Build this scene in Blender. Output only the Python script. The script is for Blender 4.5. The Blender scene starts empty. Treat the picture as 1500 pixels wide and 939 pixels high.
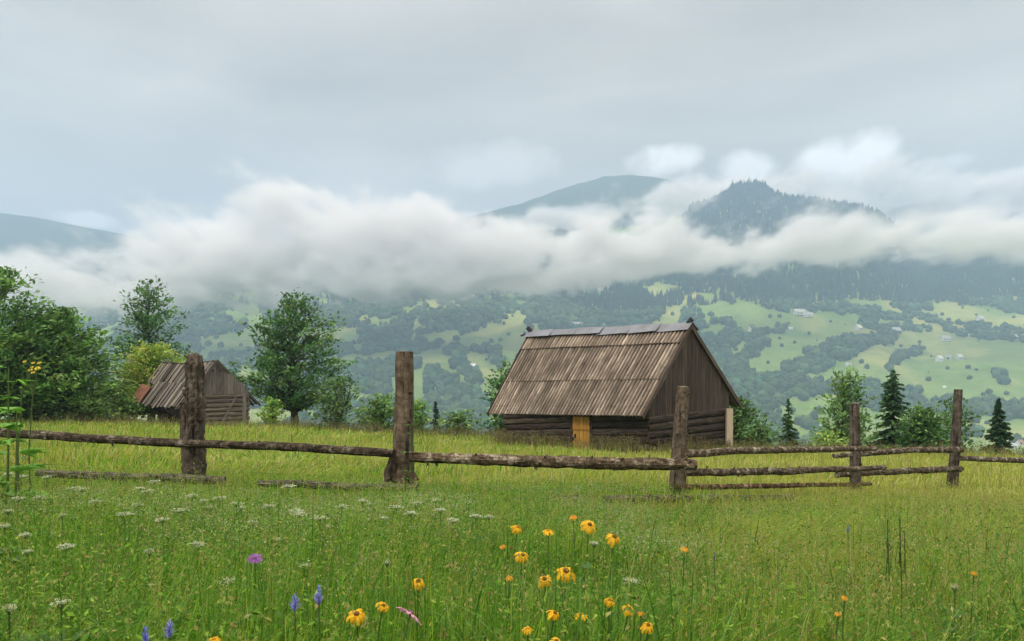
import bpy, bmesh, math, random
import numpy as np
from mathutils import Vector, noise as mnoise

random.seed(7)
rng = np.random.default_rng(7)
SC = bpy.context.scene
COL = SC.collection
F = 1083.0          # focal length of the photograph in its own pixels
HX, HY = 750.0, 573.0   # vanishing point of the view axis / eye level


def R(d):
    return math.radians(d)


def at(px, py, Y):
    return Vector(((px - HX) / F * Y, Y, -(py - HY) / F * Y))


# ------------------------------------------------------------------ noise
class Lattice:
    def __init__(self, seed, n=64):
        self.t = np.random.default_rng(seed).random((n, n))
        self.n = n

    def __call__(self, x, y):
        x = np.asarray(x, float); y = np.asarray(y, float)
        xi = np.floor(x).astype(int); yi = np.floor(y).astype(int)
        fx = x - xi; fy = y - yi
        fx = fx * fx * (3 - 2 * fx); fy = fy * fy * (3 - 2 * fy)
        n = self.n
        a = self.t[xi % n, yi % n]; b = self.t[(xi + 1) % n, yi % n]
        c = self.t[xi % n, (yi + 1) % n]; d = self.t[(xi + 1) % n, (yi + 1) % n]
        return (a * (1 - fx) + b * fx) * (1 - fy) + (c * (1 - fx) + d * fx) * fy


N1, N2, N3, N4 = Lattice(1), Lattice(2), Lattice(3), Lattice(4)


def fbm(L, x, y, o=4):
    s = 0; a = .5; t = 0
    for k in range(o):
        s = s + a * L(x * 2 ** k + 17.3 * k, y * 2 ** k + 5.1 * k); t += a; a *= .5
    return s / t


def sstep(a, b, x):
    t = np.clip((np.asarray(x, float) - a) / (b - a), 0, 1)
    return t * t * (3 - 2 * t)


# ------------------------------------------------------------------ terrain
def near_z(X, Y):
    g = np.interp(Y, [-60, 0, 2, 5, 8, 12, 19, 26, 34, 42, 60], [-1.3, -1.06, -1.08, -1.13, -1.22, -1.40, -1.78, -2.13, -2.40, -2.6, -3.2])
    ax = np.interp(Y, [0, 8, 12, 26, 42], [-.01, -.025, -.035, -.031, -.040])
    Xc = 26 * np.tanh(np.asarray(X) / 26)
    bump = (fbm(N1, np.asarray(X) * .5 + 40, np.asarray(Y) * .5 + 40, 3) - .5) * .12
    return g + ax * Xc + bump


def crest(u):
    px = np.asarray(u) * F + HX
    y = np.interp(px, [-900, -300, 0, 400, 700, 880, 930, 1000, 1015, 1040, 1066, 1075, 1092, 1120, 1127, 1150, 1200, 1255, 1285, 1310, 1350, 1500, 1800, 2600],
                  [420, 400, 388, 375, 352, 337, 329, 316, 303, 296, 281, 273, 270, 271, 281, 289, 295, 303, 312, 332, 362, 372, 350, 380])
    return (HY - y) / F


def zt(X, Y):
    X = np.asarray(X, float); Y = np.asarray(Y, float)
    nz = near_z(X, Y)
    u = X / np.maximum(Y, 1.0)
    u = np.clip(u, -1.5, 1.5)
    Yb = np.interp(X, [-40, -22, -8, 2, 12, 25], [54, 50, 40, 37.0, 33.5, 31])
    d = np.maximum(Y - Yb, 0)
    drop = .36 * (np.sqrt(d * d + 36) - 6)
    z1 = nz - drop
    ec = crest(u)
    Yc = 2250 + 120 * np.sin(u * 5)
    e0 = -.092
    t = np.clip((Y - 820) / (Yc - 820), 0, 1)
    e = e0 + (ec - e0) * t ** .85
    far = e * Y
    gul = (fbm(N2, X / 210 + 9, Y / 260 + 3, 4) - .5) * 62 * sstep(.02, .3, t) * (1 - sstep(.9, .99, t))
    gul += (fbm(N3, X / 60, Y / 90, 3) - .5) * 16 * sstep(.0, .1, t) * (1 - sstep(.93, 1, t))
    far = far + gul
    far = np.where(Y > Yc, ec * Yc - (Y - Yc) * .55, far)
    flo = -74 + (fbm(N3, X / 150, Y / 150, 3) - .5) * 6
    far = np.where(Y < 820, flo * 1.0 + (e0 * 820 + 74) * sstep(500, 820, Y), far)
    return np.where(Y > 820, far, np.maximum(z1, far))


def gz(x, y):
    return float(zt(np.array([x]), np.array([y]))[0])


def hit(px, py, y0=830, y1=2300):
    """where the line of sight through a photo pixel meets the far hillside"""
    Y = np.linspace(y0, y1, 1500)
    X = (px - HX) / F * Y
    zz = -(py - HY) / F * Y
    g = zt(X, Y)
    i = np.argmax(g >= zz)
    if g[i] < zz[i]:
        return None
    return float(X[i]), float(Y[i]), float(g[i])


# ------------------------------------------------------------------ mesh helpers
def tag(o, label=None, cat=None, group=None, kind=None):
    if label: o['label'] = label
    if cat: o['category'] = cat
    if group: o['group'] = group
    if kind: o['kind'] = kind
    return o


def empty(name, loc, rz=0.0):
    o = bpy.data.objects.new(name, None)
    o.empty_display_size = .2
    o.location = loc; o.rotation_euler = (0, 0, rz)
    COL.objects.link(o)
    return o


def build(name, V, loops, totals, mat, parent=None, col=None, uv=None, smooth=False):
    """V (n,3); loops flat vertex ids; totals verts per face; col per-vertex (n,3); uv per-vertex (n,2)"""
    V = np.asarray(V, np.float32); loops = np.asarray(loops, np.int32); totals = np.asarray(totals, np.int32)
    me = bpy.data.meshes.new(name)
    me.vertices.add(len(V)); me.vertices.foreach_set('co', V.ravel())
    me.loops.add(len(loops)); me.loops.foreach_set('vertex_index', loops)
    me.polygons.add(len(totals))
    st = np.concatenate([[0], np.cumsum(totals)[:-1]]).astype(np.int32)
    me.polygons.foreach_set('loop_start', st)
    me.polygons.foreach_set('loop_total', totals)
    me.polygons.foreach_set('use_smooth', np.full(len(totals), smooth))
    if col is not None:
        a = me.color_attributes.new('Col', 'FLOAT_COLOR', 'POINT')
        c = np.ones((len(V), 4), np.float32); c[:, :3] = col
        a.data.foreach_set('color', c.ravel())
    if uv is not None:
        l = me.uv_layers.new(name='UVMap')
        l.data.foreach_set('uv', np.asarray(uv, np.float32)[loops].ravel())
    me.update(calc_edges=True)
    me.materials.append(mat)
    o = bpy.data.objects.new(name, me)
    COL.objects.link(o)
    if parent: o.parent = parent
    return o


class MB:
    """collects patches into ONE mesh"""
    def __init__(self):
        self.V = []; self.L = []; self.T = []; self.C = []; self.U = []; self.n = 0

    def add(self, V, faces, col=(1, 1, 1), uv=None):
        V = np.asarray(V, float)
        for f in faces:
            self.L.extend([i + self.n for i in f]); self.T.append(len(f))
        self.V.append(V)
        c = np.asarray(col, float)
        self.C.append(np.tile(c, (len(V), 1)) if c.ndim == 1 else c)
        self.U.append(np.zeros((len(V), 2)) if uv is None else np.asarray(uv, float))
        self.n += len(V)

    def grid(self, P, col=(1, 1, 1), uv=None, wrap=False, cap=False):
        """P (nu,nv,3); wrap closes the v direction"""
        nu, nv = P.shape[:2]
        f = []
        for i in range(nu - 1):
            for j in range(nv if wrap else nv - 1):
                k = (j + 1) % nv
                f.append((i * nv + j, i * nv + k, (i + 1) * nv + k, (i + 1) * nv + j))
        if cap:
            f.append(tuple(range(nv))[::-1]); f.append(tuple((nu - 1) * nv + j for j in range(nv)))
        self.add(P.reshape(-1, 3), f, col if np.ndim(col) == 1 else np.asarray(col).reshape(-1, 3), None if uv is None else uv.reshape(-1, 2))

    def tube(self, pts, rads, n=6, col=(1, 1, 1), rough=0, seed=0, cap=True, ell=None):
        pts = [Vector(p) for p in pts]
        P = np.zeros((len(pts), n, 3)); U = np.zeros((len(pts), n, 2))
        d0 = (pts[-1] - pts[0]).normalized()
        ref = Vector((0, 0, 1)) if abs(d0.z) < .8 else Vector((0, 1, 0))
        s = 0
        for i, p in enumerate(pts):
            a = pts[max(i - 1, 0)]; b = pts[min(i + 1, len(pts) - 1)]
            d = (b - a).normalized() if (b - a).length > 1e-9 else d0
            x = d.cross(ref).normalized(); y = d.cross(x).normalized()
            if i: s += (p - pts[i - 1]).length
            for j in range(n):
                th = 2 * math.pi * j / n
                r = rads[i]
                if rough:
                    q = Vector((math.cos(th) * 1.6 + seed * 7.1, math.sin(th) * 1.6, s / max(rads[0], .01) * .45))
                    r *= 1 + rough * mnoise.noise(q) + rough * .6 * mnoise.noise(q * 2.7) + rough * .45 * mnoise.noise(q * 6.3)
                P[i, j] = p + x * (math.cos(th) * r) + y * (math.sin(th) * r)
                U[i, j] = (th * rads[0], s)
        self.grid(P, col, U, wrap=True, cap=cap)

    def box(self, c, ax, ay, az, col=(1, 1, 1)):
        """box centred at c with half-axis vectors"""
        c = Vector(c); ax = Vector(ax); ay = Vector(ay); az = Vector(az)
        V = [c + ax * i + ay * j + az * k for i in (-1, 1) for j in (-1, 1) for k in (-1, 1)]
        f = [(0, 1, 3, 2), (4, 6, 7, 5), (0, 4, 5, 1), (2, 3, 7, 6), (0, 2, 6, 4), (1, 5, 7, 3)]
        lx, ly, lz = ax.length, ay.length, az.length
        uv = [((i * lx + k * .3 * lz), j * ly) for i in (-1, 1) for j in (-1, 1) for k in (-1, 1)]
        self.add(V, f, col, uv)

    def beam(self, a, b, w, h, up=(0, 0, 1), col=(1, 1, 1)):
        a = Vector(a); b = Vector(b); d = b - a; L = d.length; d.normalize()
        x = d.cross(Vector(up)).normalized(); y = x.cross(d).normalized()
        self.box((a + b) / 2, x * (w / 2), d * (L / 2), y * (h / 2), col)

    def build(self, name, mat, parent=None, smooth=False):
        return build(name, np.concatenate(self.V), self.L, self.T, mat, parent, np.concatenate(self.C), np.concatenate(self.U), smooth)


def local(o, root):
    """mesh was made in world coordinates: hang it on root without moving it"""
    o.parent = root
    o.matrix_parent_inverse.identity()
    me = o.data
    n = len(me.vertices)
    co = np.empty(n * 3, np.float32); me.vertices.foreach_get('co', co)
    co = co.reshape(-1, 3) - np.array(root.location, np.float32)
    me.vertices.foreach_set('co', co.ravel()); me.update()
    return o


# ------------------------------------------------------------------ materials
def newmat(name):
    m = bpy.data.materials.new(name); m.use_nodes = True
    nt = m.node_tree
    for n in list(nt.nodes): nt.nodes.remove(n)
    out = nt.nodes.new('ShaderNodeOutputMaterial')
    return m, nt, out


def nd(nt, t, **kw):
    n = nt.nodes.new(t)
    for k, v in kw.items():
        if hasattr(n, k): setattr(n, k, v)
        else: n.inputs[k.replace('_', ' ')].default_value = v
    return n


def ramp(nt, stops, fac):
    r = nt.nodes.new('ShaderNodeValToRGB')
    el = r.color_ramp.elements
    while len(el) < len(stops): el.new(.5)
    for e, (p, c) in zip(el, stops):
        e.position = p; e.color = (*c, 1) if len(c) == 3 else c
    nt.links.new(fac, r.inputs[0])
    return r.outputs[0]


def mixc(nt, mode, fac, a, b):
    m = nt.nodes.new('ShaderNodeMix'); m.data_type = 'RGBA'; m.blend_type = mode
    for s, v in ((m.inputs[0], fac), (m.inputs[6], a), (m.inputs[7], b)):
        if hasattr(v, 'default_value') or hasattr(v, 'links'): nt.links.new(v, s)
        else: s.default_value = (*v, 1) if isinstance(v, tuple) and len(v) == 3 else v
    return m.outputs[2]


def mat_leafy(name, trans=.35, rough=.55, spec=.3):
    """vertex colour is the leaf's own colour; light also passes through it"""
    m, nt, out = newmat(name)
    a = nd(nt, 'ShaderNodeAttribute', attribute_name='Col')
    p = nd(nt, 'ShaderNodeBsdfPrincipled', Roughness=rough)
    p.inputs['Specular IOR Level'].default_value = spec
    t = nd(nt, 'ShaderNodeBsdfTranslucent')
    mx = nd(nt, 'ShaderNodeMixShader', Fac=trans)
    nt.links.new(a.outputs[0], p.inputs['Base Color']); nt.links.new(a.outputs[0], t.inputs[0])
    nt.links.new(p.outputs[0], mx.inputs[1]); nt.links.new(t.outputs[0], mx.inputs[2])
    nt.links.new(mx.outputs[0], out.inputs[0])
    return m


def mat_wood(name, stops, su=30., sv=2., bump=.4, rough=.85, patch=None, bdist=.02):
    """grain runs along V of the UV map (metres); vertex colour tints each board"""
    m, nt, out = newmat(name)
    uv = nd(nt, 'ShaderNodeUVMap'); uv.uv_map = 'UVMap'
    mp = nd(nt, 'ShaderNodeMapping'); mp.inputs['Scale'].default_value = (su, sv, 1)
    nt.links.new(uv.outputs[0], mp.inputs[0])
    n = nd(nt, 'ShaderNodeTexNoise', Scale=1.0, Detail=6.0, Roughness=.65)
    nt.links.new(mp.outputs[0], n.inputs['Vector'])
    c = ramp(nt, stops, n.outputs[0])
    a = nd(nt, 'ShaderNodeAttribute', attribute_name='Col')
    c = mixc(nt, 'MULTIPLY', 1.0, c, a.outputs[0])
    if patch:
        pc, ps, lo, hi = patch
        n2 = nd(nt, 'ShaderNodeTexNoise', Scale=ps, Detail=5.0, Roughness=.7)
        nt.links.new(uv.outputs[0], n2.inputs['Vector'])
        k = ramp(nt, [(lo, (0, 0, 0)), (hi, (1, 1, 1))], n2.outputs[0])
        c = mixc(nt, 'MIX', k, c, pc)
    p = nd(nt, 'ShaderNodeBsdfPrincipled', Roughness=rough)
    p.inputs['Specular IOR Level'].default_value = .2
    nt.links.new(c, p.inputs['Base Color'])
    b = nd(nt, 'ShaderNodeBump', Strength=bump, Distance=bdist)
    nt.links.new(n.outputs[0], b.inputs['Height']); nt.links.new(b.outputs[0], p.inputs['Normal'])
    nt.links.new(p.outputs[0], out.inputs[0])
    return m


def mat_bark(name, stops, lichen=(.33, .32, .26), scale=14., amt=(.56, .66), grain=(26, 26, 1.6)):
    m, nt, out = newmat(name)
    tc = nd(nt, 'ShaderNodeTexCoord')
    n = nd(nt, 'ShaderNodeTexNoise', Scale=scale, Detail=7.0, Roughness=.7)
    nt.links.new(tc.outputs['Object'], n.inputs['Vector'])
    c = ramp(nt, stops, n.outputs[0])
    n2 = nd(nt, 'ShaderNodeTexNoise', Scale=scale * .55, Detail=6.0, Roughness=.75)
    mp = nd(nt, 'ShaderNodeMapping'); mp.inputs['Location'].default_value = (3.1, 7.7, 1.2)
    nt.links.new(tc.outputs['Object'], mp.inputs[0]); nt.links.new(mp.outputs[0], n2.inputs['Vector'])
    k = ramp(nt, [(amt[0], (0, 0, 0)), (amt[1], (1, 1, 1))], n2.outputs[0])
    c = mixc(nt, 'MIX', k, c, lichen)
    a = nd(nt, 'ShaderNodeAttribute', attribute_name='Col')
    c = mixc(nt, 'MULTIPLY', 1.0, c, a.outputs[0])
    mg = nd(nt, 'ShaderNodeMapping'); mg.inputs['Scale'].default_value = grain
    nt.links.new(tc.outputs['Object'], mg.inputs[0])
    n3 = nd(nt, 'ShaderNodeTexNoise', Scale=1.0, Detail=6.0, Roughness=.7)
    nt.links.new(mg.outputs[0], n3.inputs['Vector'])
    c = mixc(nt, 'MULTIPLY', 1.0, c, ramp(nt, [(.36, (.16, .15, .15)), (.47, (.85, .85, .85)), (.7, (1.3, 1.28, 1.25))], n3.outputs[0]))
    p = nd(nt, 'ShaderNodeBsdfPrincipled', Roughness=.9)
    p.inputs['Specular IOR Level'].default_value = .15
    nt.links.new(c, p.inputs['Base Color'])
    hs = nd(nt, 'ShaderNodeMath', operation='ADD')
    nt.links.new(n.outputs[0], hs.inputs[0]); nt.links.new(n3.outputs[0], hs.inputs[1])
    b = nd(nt, 'ShaderNodeBump', Strength=1.0, Distance=.03)
    nt.links.new(hs.outputs[0], b.inputs['Height']); nt.links.new(b.outputs[0], p.inputs['Normal'])
    nt.links.new(p.outputs[0], out.inputs[0])
    return m


def mat_plain(name, c, rough=.8, nscale=8., var=.3, metal=0.):
    m, nt, out = newmat(name)
    tc = nd(nt, 'ShaderNodeTexCoord')
    n = nd(nt, 'ShaderNodeTexNoise', Scale=nscale, Detail=5.0, Roughness=.6)
    nt.links.new(tc.outputs['Object'], n.inputs['Vector'])
    lo = tuple(x * (1 - var) for x in c); hi = tuple(min(x * (1 + var), 1) for x in c)
    k = ramp(nt, [(.3, lo), (.7, hi)], n.outputs[0])
    p = nd(nt, 'ShaderNodeBsdfPrincipled', Roughness=rough, Metallic=metal)
    nt.links.new(k, p.inputs['Base Color']); nt.links.new(p.outputs[0], out.inputs[0])
    return m


M = {}
M['grass'] = mat_leafy('grass_blades', .5, .6, .2)
M['leaf'] = mat_leafy('tree_leaves', .3, .6, .25)
M['needle'] = mat_leafy('needles', .15, .7, .15)
M['petal'] = mat_leafy('petals', .25, .6, .2)
M['bark'] = mat_bark('tree_bark', [(.3, (.03, .025, .02)), (.7, (.12, .10, .08))])
M['post'] = mat_bark('post_bark', [(.3, (.045, .036, .028)), (.5, (.135, .108, .084)), (.72, (.27, .225, .18))], (.27, .25, .2), 11., (.60, .70))
M['rail'] = mat_bark('rail_bark', [(.3, (.03, .024, .017)), (.5, (.105, .08, .055)), (.7, (.25, .20, .145))], (.40, .37, .30), 16., (.52, .62), (2.2, 26, 26))
M['greyrail'] = mat_bark('weathered_rail', [(.3, (.06, .055, .04)), (.7, (.27, .26, .21))], (.30, .32, .22), 16., (.5, .6), (2.2, 26, 26))
M['cut'] = mat_plain('sawn_end', (.27, .21, .14), .9, 20.)
M['log'] = mat_wood('log_wall', [(.28, (.010, .008, .006)), (.5, (.046, .035, .027)), (.75, (.135, .108, .085))], 2.2, 26., .5)
M['plank'] = mat_wood('gable_planks', [(.25, (.020, .015, .012)), (.55, (.078, .060, .048)), (.8, (.185, .15, .125))], 22., 1.0, .3)
M['greyplank'] = mat_wood('silver_planks', [(.25, (.06, .052, .047)), (.55, (.19, .165, .15)), (.8, (.34, .30, .275))], 22., 1.2, .3)
M['greylog'] = mat_wood('silver_logs', [(.28, (.045, .038, .032)), (.55, (.18, .15, .125)), (.8, (.32, .275, .23))], 2.2, 24., .4)
M['slate'] = mat_wood('corrugated_sheets', [(.30, (.058, .046, .037)), (.5, (.172, .138, .110)), (.72, (.37, .315, .26))], 7.0, .9, .15, .8, ((.07, .075, .05), 1.7, .58, .74))
M['shingle'] = mat_wood('board_roof', [(.25, (.045, .040, .035)), (.55, (.155, .138, .122)), (.8, (.34, .31, .275))], 16., 1.0, .4)
M['ridge'] = mat_plain('ridge_metal', (.16, .17, .20), .55, 1.6, .25, .15)
M['rust'] = mat_plain('rust_sheet', (.19, .075, .042), .8, 3., .4)
M['door'] = mat_wood('door_boards', [(.3, (.33, .16, .028)), (.7, (.56, .31, .07))], 20., 1.0, .2)
M['pale'] = mat_wood('pale_timber', [(.3, (.36, .28, .20)), (.7, (.60, .50, .38))], 30., 1.5, .2)
M['dark'] = mat_plain('dark_iron', (.02, .02, .022), .6)
M['white'] = mat_plain('limewash', (.72, .71, .68), .8, .6, .1)
M['roofgrey'] = mat_plain('far_roof_grey', (.42, .42, .43), .7, .6, .15)
M['roofred'] = mat_plain('far_roof_red', (.34, .17, .13), .8, .6, .2)
M['roofbrown'] = mat_plain('far_roof_brown', (.13, .10, .085), .8, .6, .25)
M['window'] = mat_plain('far_window', (.05, .06, .07), .2, .6, .2)


def mat_ground():
    m, nt, out = newmat('meadow_ground')
    a = nd(nt, 'ShaderNodeAttribute', attribute_name='Col')
    tc = nd(nt, 'ShaderNodeTexCoord')
    n = nd(nt, 'ShaderNodeTexNoise', Scale=.016, Detail=8.0, Roughness=.62)
    nt.links.new(tc.outputs['Object'], n.inputs['Vector'])
    k = ramp(nt, [(.3, (.62, .72, .55)), (.5, (1, 1, 1)), (.7, (1.32, 1.12, 1.0))], n.outputs[0])
    n3 = nd(nt, 'ShaderNodeTexNoise', Scale=.35, Detail=4.0, Roughness=.6)
    nt.links.new(tc.outputs['Object'], n3.inputs['Vector'])
    k3 = ramp(nt, [(.3, (.8, .82, .75)), (.7, (1.2, 1.15, 1.1))], n3.outputs[0])
    c = mixc(nt, 'MULTIPLY', 1.0, a.outputs[0], k)
    c = mixc(nt, 'MULTIPLY', 1.0, c, k3)
    p = nd(nt, 'ShaderNodeBsdfPrincipled', Roughness=.95)
    p.inputs['Specular IOR Level'].default_value = .1
    nt.links.new(c, p.inputs['Base Color'])
    nt.links.new(p.outputs[0], out.inputs[0])
    return m


M['ground'] = mat_ground()
M['ridgefar'] = mat_plain('distant_forest_slope', (.035, .055, .03), .95, .004, .3)

# ------------------------------------------------------------------ camera, world, sun
cam = bpy.data.objects.new('camera', bpy.data.cameras.new('camera'))
COL.objects.link(cam)
cam.location = (0, 0, 0); cam.rotation_euler = (R(90), 0, 0)
cam.data.sensor_width = 36; cam.data.lens = 36 * F / 1500
cam.data.shift_y = (HY - 469.5) / 1500
cam.data.clip_start = .05; cam.data.clip_end = 40000
SC.camera = cam

SUN_EL, SUN_AZ = 52, 215     # compass degrees, 0 = view direction (+Y), clockwise: sun behind left shoulder
w = bpy.data.worlds.new('World'); SC.world = w; w.use_nodes = True
nt = w.node_tree
for n in list(nt.nodes): nt.nodes.remove(n)
wo = nt.nodes.new('ShaderNodeOutputWorld')
sky = nd(nt, 'ShaderNodeTexSky'); sky.sky_type = 'NISHITA'; sky.sun_disc = False
sky.sun_elevation = R(SUN_EL); sky.sun_rotation = R(SUN_AZ)
bg1 = nd(nt, 'ShaderNodeBackground', Strength=.10)
nt.links.new(sky.outputs[0], bg1.inputs[0])
tc = nd(nt, 'ShaderNodeTexCoord')
mp = nd(nt, 'ShaderNodeMapping'); mp.inputs['Scale'].default_value = (1, 1, 3.2)
nt.links.new(tc.outputs['Generated'], mp.inputs[0])
n1 = nd(nt, 'ShaderNodeTexNoise', Scale=1.7, Detail=6.0, Roughness=.52, Distortion=.4)
nt.links.new(mp.outputs[0], n1.inputs['Vector'])
cl = ramp(nt, [(.30, (.335, .29, .238)), (.5, (.485, .424, .35)), (.70, (.645, .567, .47))], n1.outputs[0])
sep = nd(nt, 'ShaderNodeSeparateXYZ'); nt.links.new(tc.outputs['Generated'], sep.inputs[0])


def math_(op, a, b=None, clamp=False, tree=None):
    t = tree or nt
    m = t.nodes.new('ShaderNodeMath'); m.operation = op; m.use_clamp = clamp
    for i, v in enumerate((a, b)):
        if v is None: continue
        if isinstance(v, (int, float)): m.inputs[i].default_value = v
        else: t.links.new(v, m.inputs[i])
    return m.outputs[0]


# overcast dome: unseen zenith boosted far above the lower sky to light the scene
mr = nd(nt, 'ShaderNodeMapRange'); mr.interpolation_type = 'SMOOTHSTEP'
for i, v in ((1, .42), (2, .95), (3, 1.0), (4, 5.0)): mr.inputs[i].default_value = v
nt.links.new(sep.outputs[2], mr.inputs[0])
# bright cumulus tops low over the ridges (directions in the sky)
n2 = nd(nt, 'ShaderNodeTexNoise', Scale=15.0, Detail=7.0, Roughness=.55)
nt.links.new(tc.outputs['Generated'], n2.inputs['Vector'])
tot = None
for px, py, sx, sy, amp in ((1243, 226, 74, 30, .95), (970, 236, 64, 22, .8), (1092, 243, 50, 22, .75), (1370, 240, 40, 12, .45), (130, 322, 40, 12, .6), (720, 240, 110, 34, .30), (250, 330, 60, 16, .25)):
    v = Vector(((px - HX) / F, 1, -(py - HY) / F)).normalized()
    az = math.atan2(v.x, v.y)
    A = nt.nodes.new('ShaderNodeMath'); A.operation = 'ARCTAN2'
    nt.links.new(sep.outputs[0], A.inputs[0]); nt.links.new(sep.outputs[1], A.inputs[1])
    dx = math_('DIVIDE', math_('SUBTRACT', A.outputs[0], az), sx / F)
    dz = math_('DIVIDE', math_('SUBTRACT', sep.outputs[2], v.z), sy / F)
    q = math_('ADD', math_('MULTIPLY', dx, dx), math_('MULTIPLY', dz, dz))
    q = math_('ADD', math_('SUBTRACT', 1.0, q), math_('MULTIPLY', math_('SUBTRACT', n2.outputs[0], .5), 3.0))
    q = math_('MULTIPLY', math_('MULTIPLY', q, 1.3, True), amp)
    tot = q if tot is None else math_('MAXIMUM', tot, q)
cl2 = mixc(nt, 'MIX', tot, cl, (1.15, 1.08, 1.02))
bg2 = nd(nt, 'ShaderNodeBackground', Strength=1.0)
nt.links.new(cl2, bg2.inputs[0]); nt.links.new(math_('MULTIPLY', mr.outputs[0], 1.0), bg2.inputs[1])
mxs = nd(nt, 'ShaderNodeMixShader', Fac=.97)
nt.links.new(bg1.outputs[0], mxs.inputs[1]); nt.links.new(bg2.outputs[0], mxs.inputs[2])
nt.links.new(mxs.outputs[0], wo.inputs[0])

sun = bpy.data.objects.new('sun', bpy.data.lights.new('sun', 'SUN'))
COL.objects.link(sun)
sun.data.energy = 1.5; sun.data.angle = R(14); sun.data.color = (1, .95, .87)
sd = Vector((math.sin(R(SUN_AZ)) * math.cos(R(SUN_EL)), math.cos(R(SUN_AZ)) * math.cos(R(SUN_EL)), math.sin(R(SUN_EL))))
sun.rotation_euler = sd.to_track_quat('Z', 'Y').to_euler()

# ------------------------------------------------------------------ ground sheet
def make_ground():
    Yr = np.concatenate([np.linspace(-40, 0, 12), np.linspace(1, 62, 110)[0:], np.geomspace(64, 780, 46), np.geomspace(800, 2500, 230), [2700, 3200]])
    ur = np.linspace(-1.45, 1.45, 420)
    YY, UU = np.meshgrid(Yr, ur, indexing='ij')
    XX = UU * (YY + 52)
    ZZ = zt(XX, YY)
    nu, nv = YY.shape
    V = np.stack([XX, YY, ZZ], -1).reshape(-1, 3)
    i, j = np.meshgrid(np.arange(nu - 1), np.arange(nv - 1), indexing='ij')
    a = (i * nv + j).ravel()
    Fq = np.stack([a, a + 1, a + nv + 1, a + nv], -1)
    near = np.array([.08, .115, .024]); mid = np.array([.15, .20, .045]); far = np.array([.20, .275, .08])
    t = sstep(20, 70, YY)[..., None]; t2 = sstep(300, 900, YY)[..., None]
    c = near * (1 - t) + mid * t
    c = c * (1 - t2) + far * t2
    # hay meadows mown at different times: broad patches of straw and deep green
    p = fbm(N4, XX / 130 + 3, YY / 190 + 8, 4)[..., None]
    c = c * (1 - t2) + t2 * (np.array([.27, .31, .105]) * sstep(.48, .66, p) + np.array([.165, .25, .07]) * (1 - sstep(.48, .66, p)))
    o = build('ground', V, Fq.ravel(), np.full(len(Fq), 4), M['ground'], col=c.reshape(-1, 3), smooth=True)
    tag(o, kind='structure')


make_ground()


def make_ridge(name, pts, Yd, depth, base, rough):
    xs = np.arange(pts[0][0], pts[-1][0], 6.0)
    ys = np.interp(xs, [p[0] for p in pts], [p[1] for p in pts])
    ys = ys + (fbm(N2, xs / 24 + 3, xs * 0 + .5, 4) - .5) * rough
    X = (xs - HX) / F * Yd; Z = -(ys - HY) / F * Yd
    tt = np.concatenate([np.linspace(0, 1, 26), 1 + np.linspace(.1, .6, 5)])
    T, XX = np.meshgrid(tt, X, indexing='ij')
    ZC = np.tile(Z, (len(tt), 1))
    YY = Yd - depth + depth * T
    hz = np.where(T <= 1, base + (ZC - base) * T ** .9, ZC - (T - 1) * depth * .7)
    hz += (fbm(N3, XX / 260, YY / 330, 4) - .5) * 90 * sstep(0, .2, T) * (1 - sstep(.85, 1, T))
    nu, nv = YY.shape
    V = np.stack([XX, YY, hz], -1).reshape(-1, 3)
    i, j = np.meshgrid(np.arange(nu - 1), np.arange(nv - 1), indexing='ij')
    a = (i * nv + j).ravel()
    Fq = np.stack([a, a + 1, a + nv + 1, a + nv], -1)
    o = build(name, V, Fq.ravel(), np.full(len(Fq), 4), M['ridgefar'], smooth=True)
    tag(o, kind='structure')


make_ridge('mountain', [(380, 400), (560, 350), (690, 316), (760, 299), (840, 271), (885, 258), (930, 256), (980, 262), (1040, 290), (1110, 285), (1150, 262), (1172, 282), (1240, 320), (1330, 300), (1440, 280), (1470, 268), (1520, 272), (1700, 250), (1900, 290)], 2850, 420, 350, 5)
make_ridge('mountains', [(-900, 330), (-300, 300), (0, 312), (50, 318), (110, 330), (170, 341), (230, 352), (290, 330), (330, 340), (420, 372), (600, 380), (900, 400)], 2900, 800, 250, 2)

# ------------------------------------------------------------------ haze
def make_haze():
    mb = MB()
    mb.box((0, 2400, 395), (6000, 0, 0), (0, 3000, 0), (0, 0, 580))
    m, nt, out = newmat('haze_air')
    v = nd(nt, 'ShaderNodeVolumePrincipled', Density=HAZE_D, Anisotropy=.15)
    v.inputs['Color'].default_value = (.49, .69, .95, 1)
    nt.links.new(v.outputs[0], out.inputs['Volume'])
    o = mb.build('haze', m)
    tag(o, 'pale blue morning haze filling the whole valley', 'haze', kind='stuff')


HAZE_D = 3.4e-4
make_haze()


# ------------------------------------------------------------------ fog banks
def gm(t, op, a, b=None, c=None, clamp=False):
    m = t.nodes.new('ShaderNodeMath'); m.operation = op; m.use_clamp = clamp
    for i, v in enumerate((a, b, c)):
        if v is None: continue
        if isinstance(v, (int, float)): m.inputs[i].default_value = v
        else: t.links.new(v, m.inputs[i])
    return m.outputs[0]


def curve_of(t, x, x0, x1, pts, z0, z1):
    """piecewise smooth function of x: pts [(x,z)]"""
    f = gm(t, 'DIVIDE', gm(t, 'SUBTRACT', x, x0), x1 - x0, clamp=True)
    c = t.nodes.new('ShaderNodeFloatCurve')
    cv = c.mapping.curves[0]
    P = [((px - x0) / (x1 - x0), (pz - z0) / (z1 - z0)) for px, pz in pts]
    while len(cv.points) < len(P): cv.points.new(.5, .5)
    for p, (a, b) in zip(cv.points, P): p.location = (a, b)
    c.mapping.use_clip = False
    c.mapping.update()
    t.links.new(f, c.inputs['Value'])
    return gm(t, 'ADD', gm(t, 'MULTIPLY', c.outputs[0], z1 - z0), z0)


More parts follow.
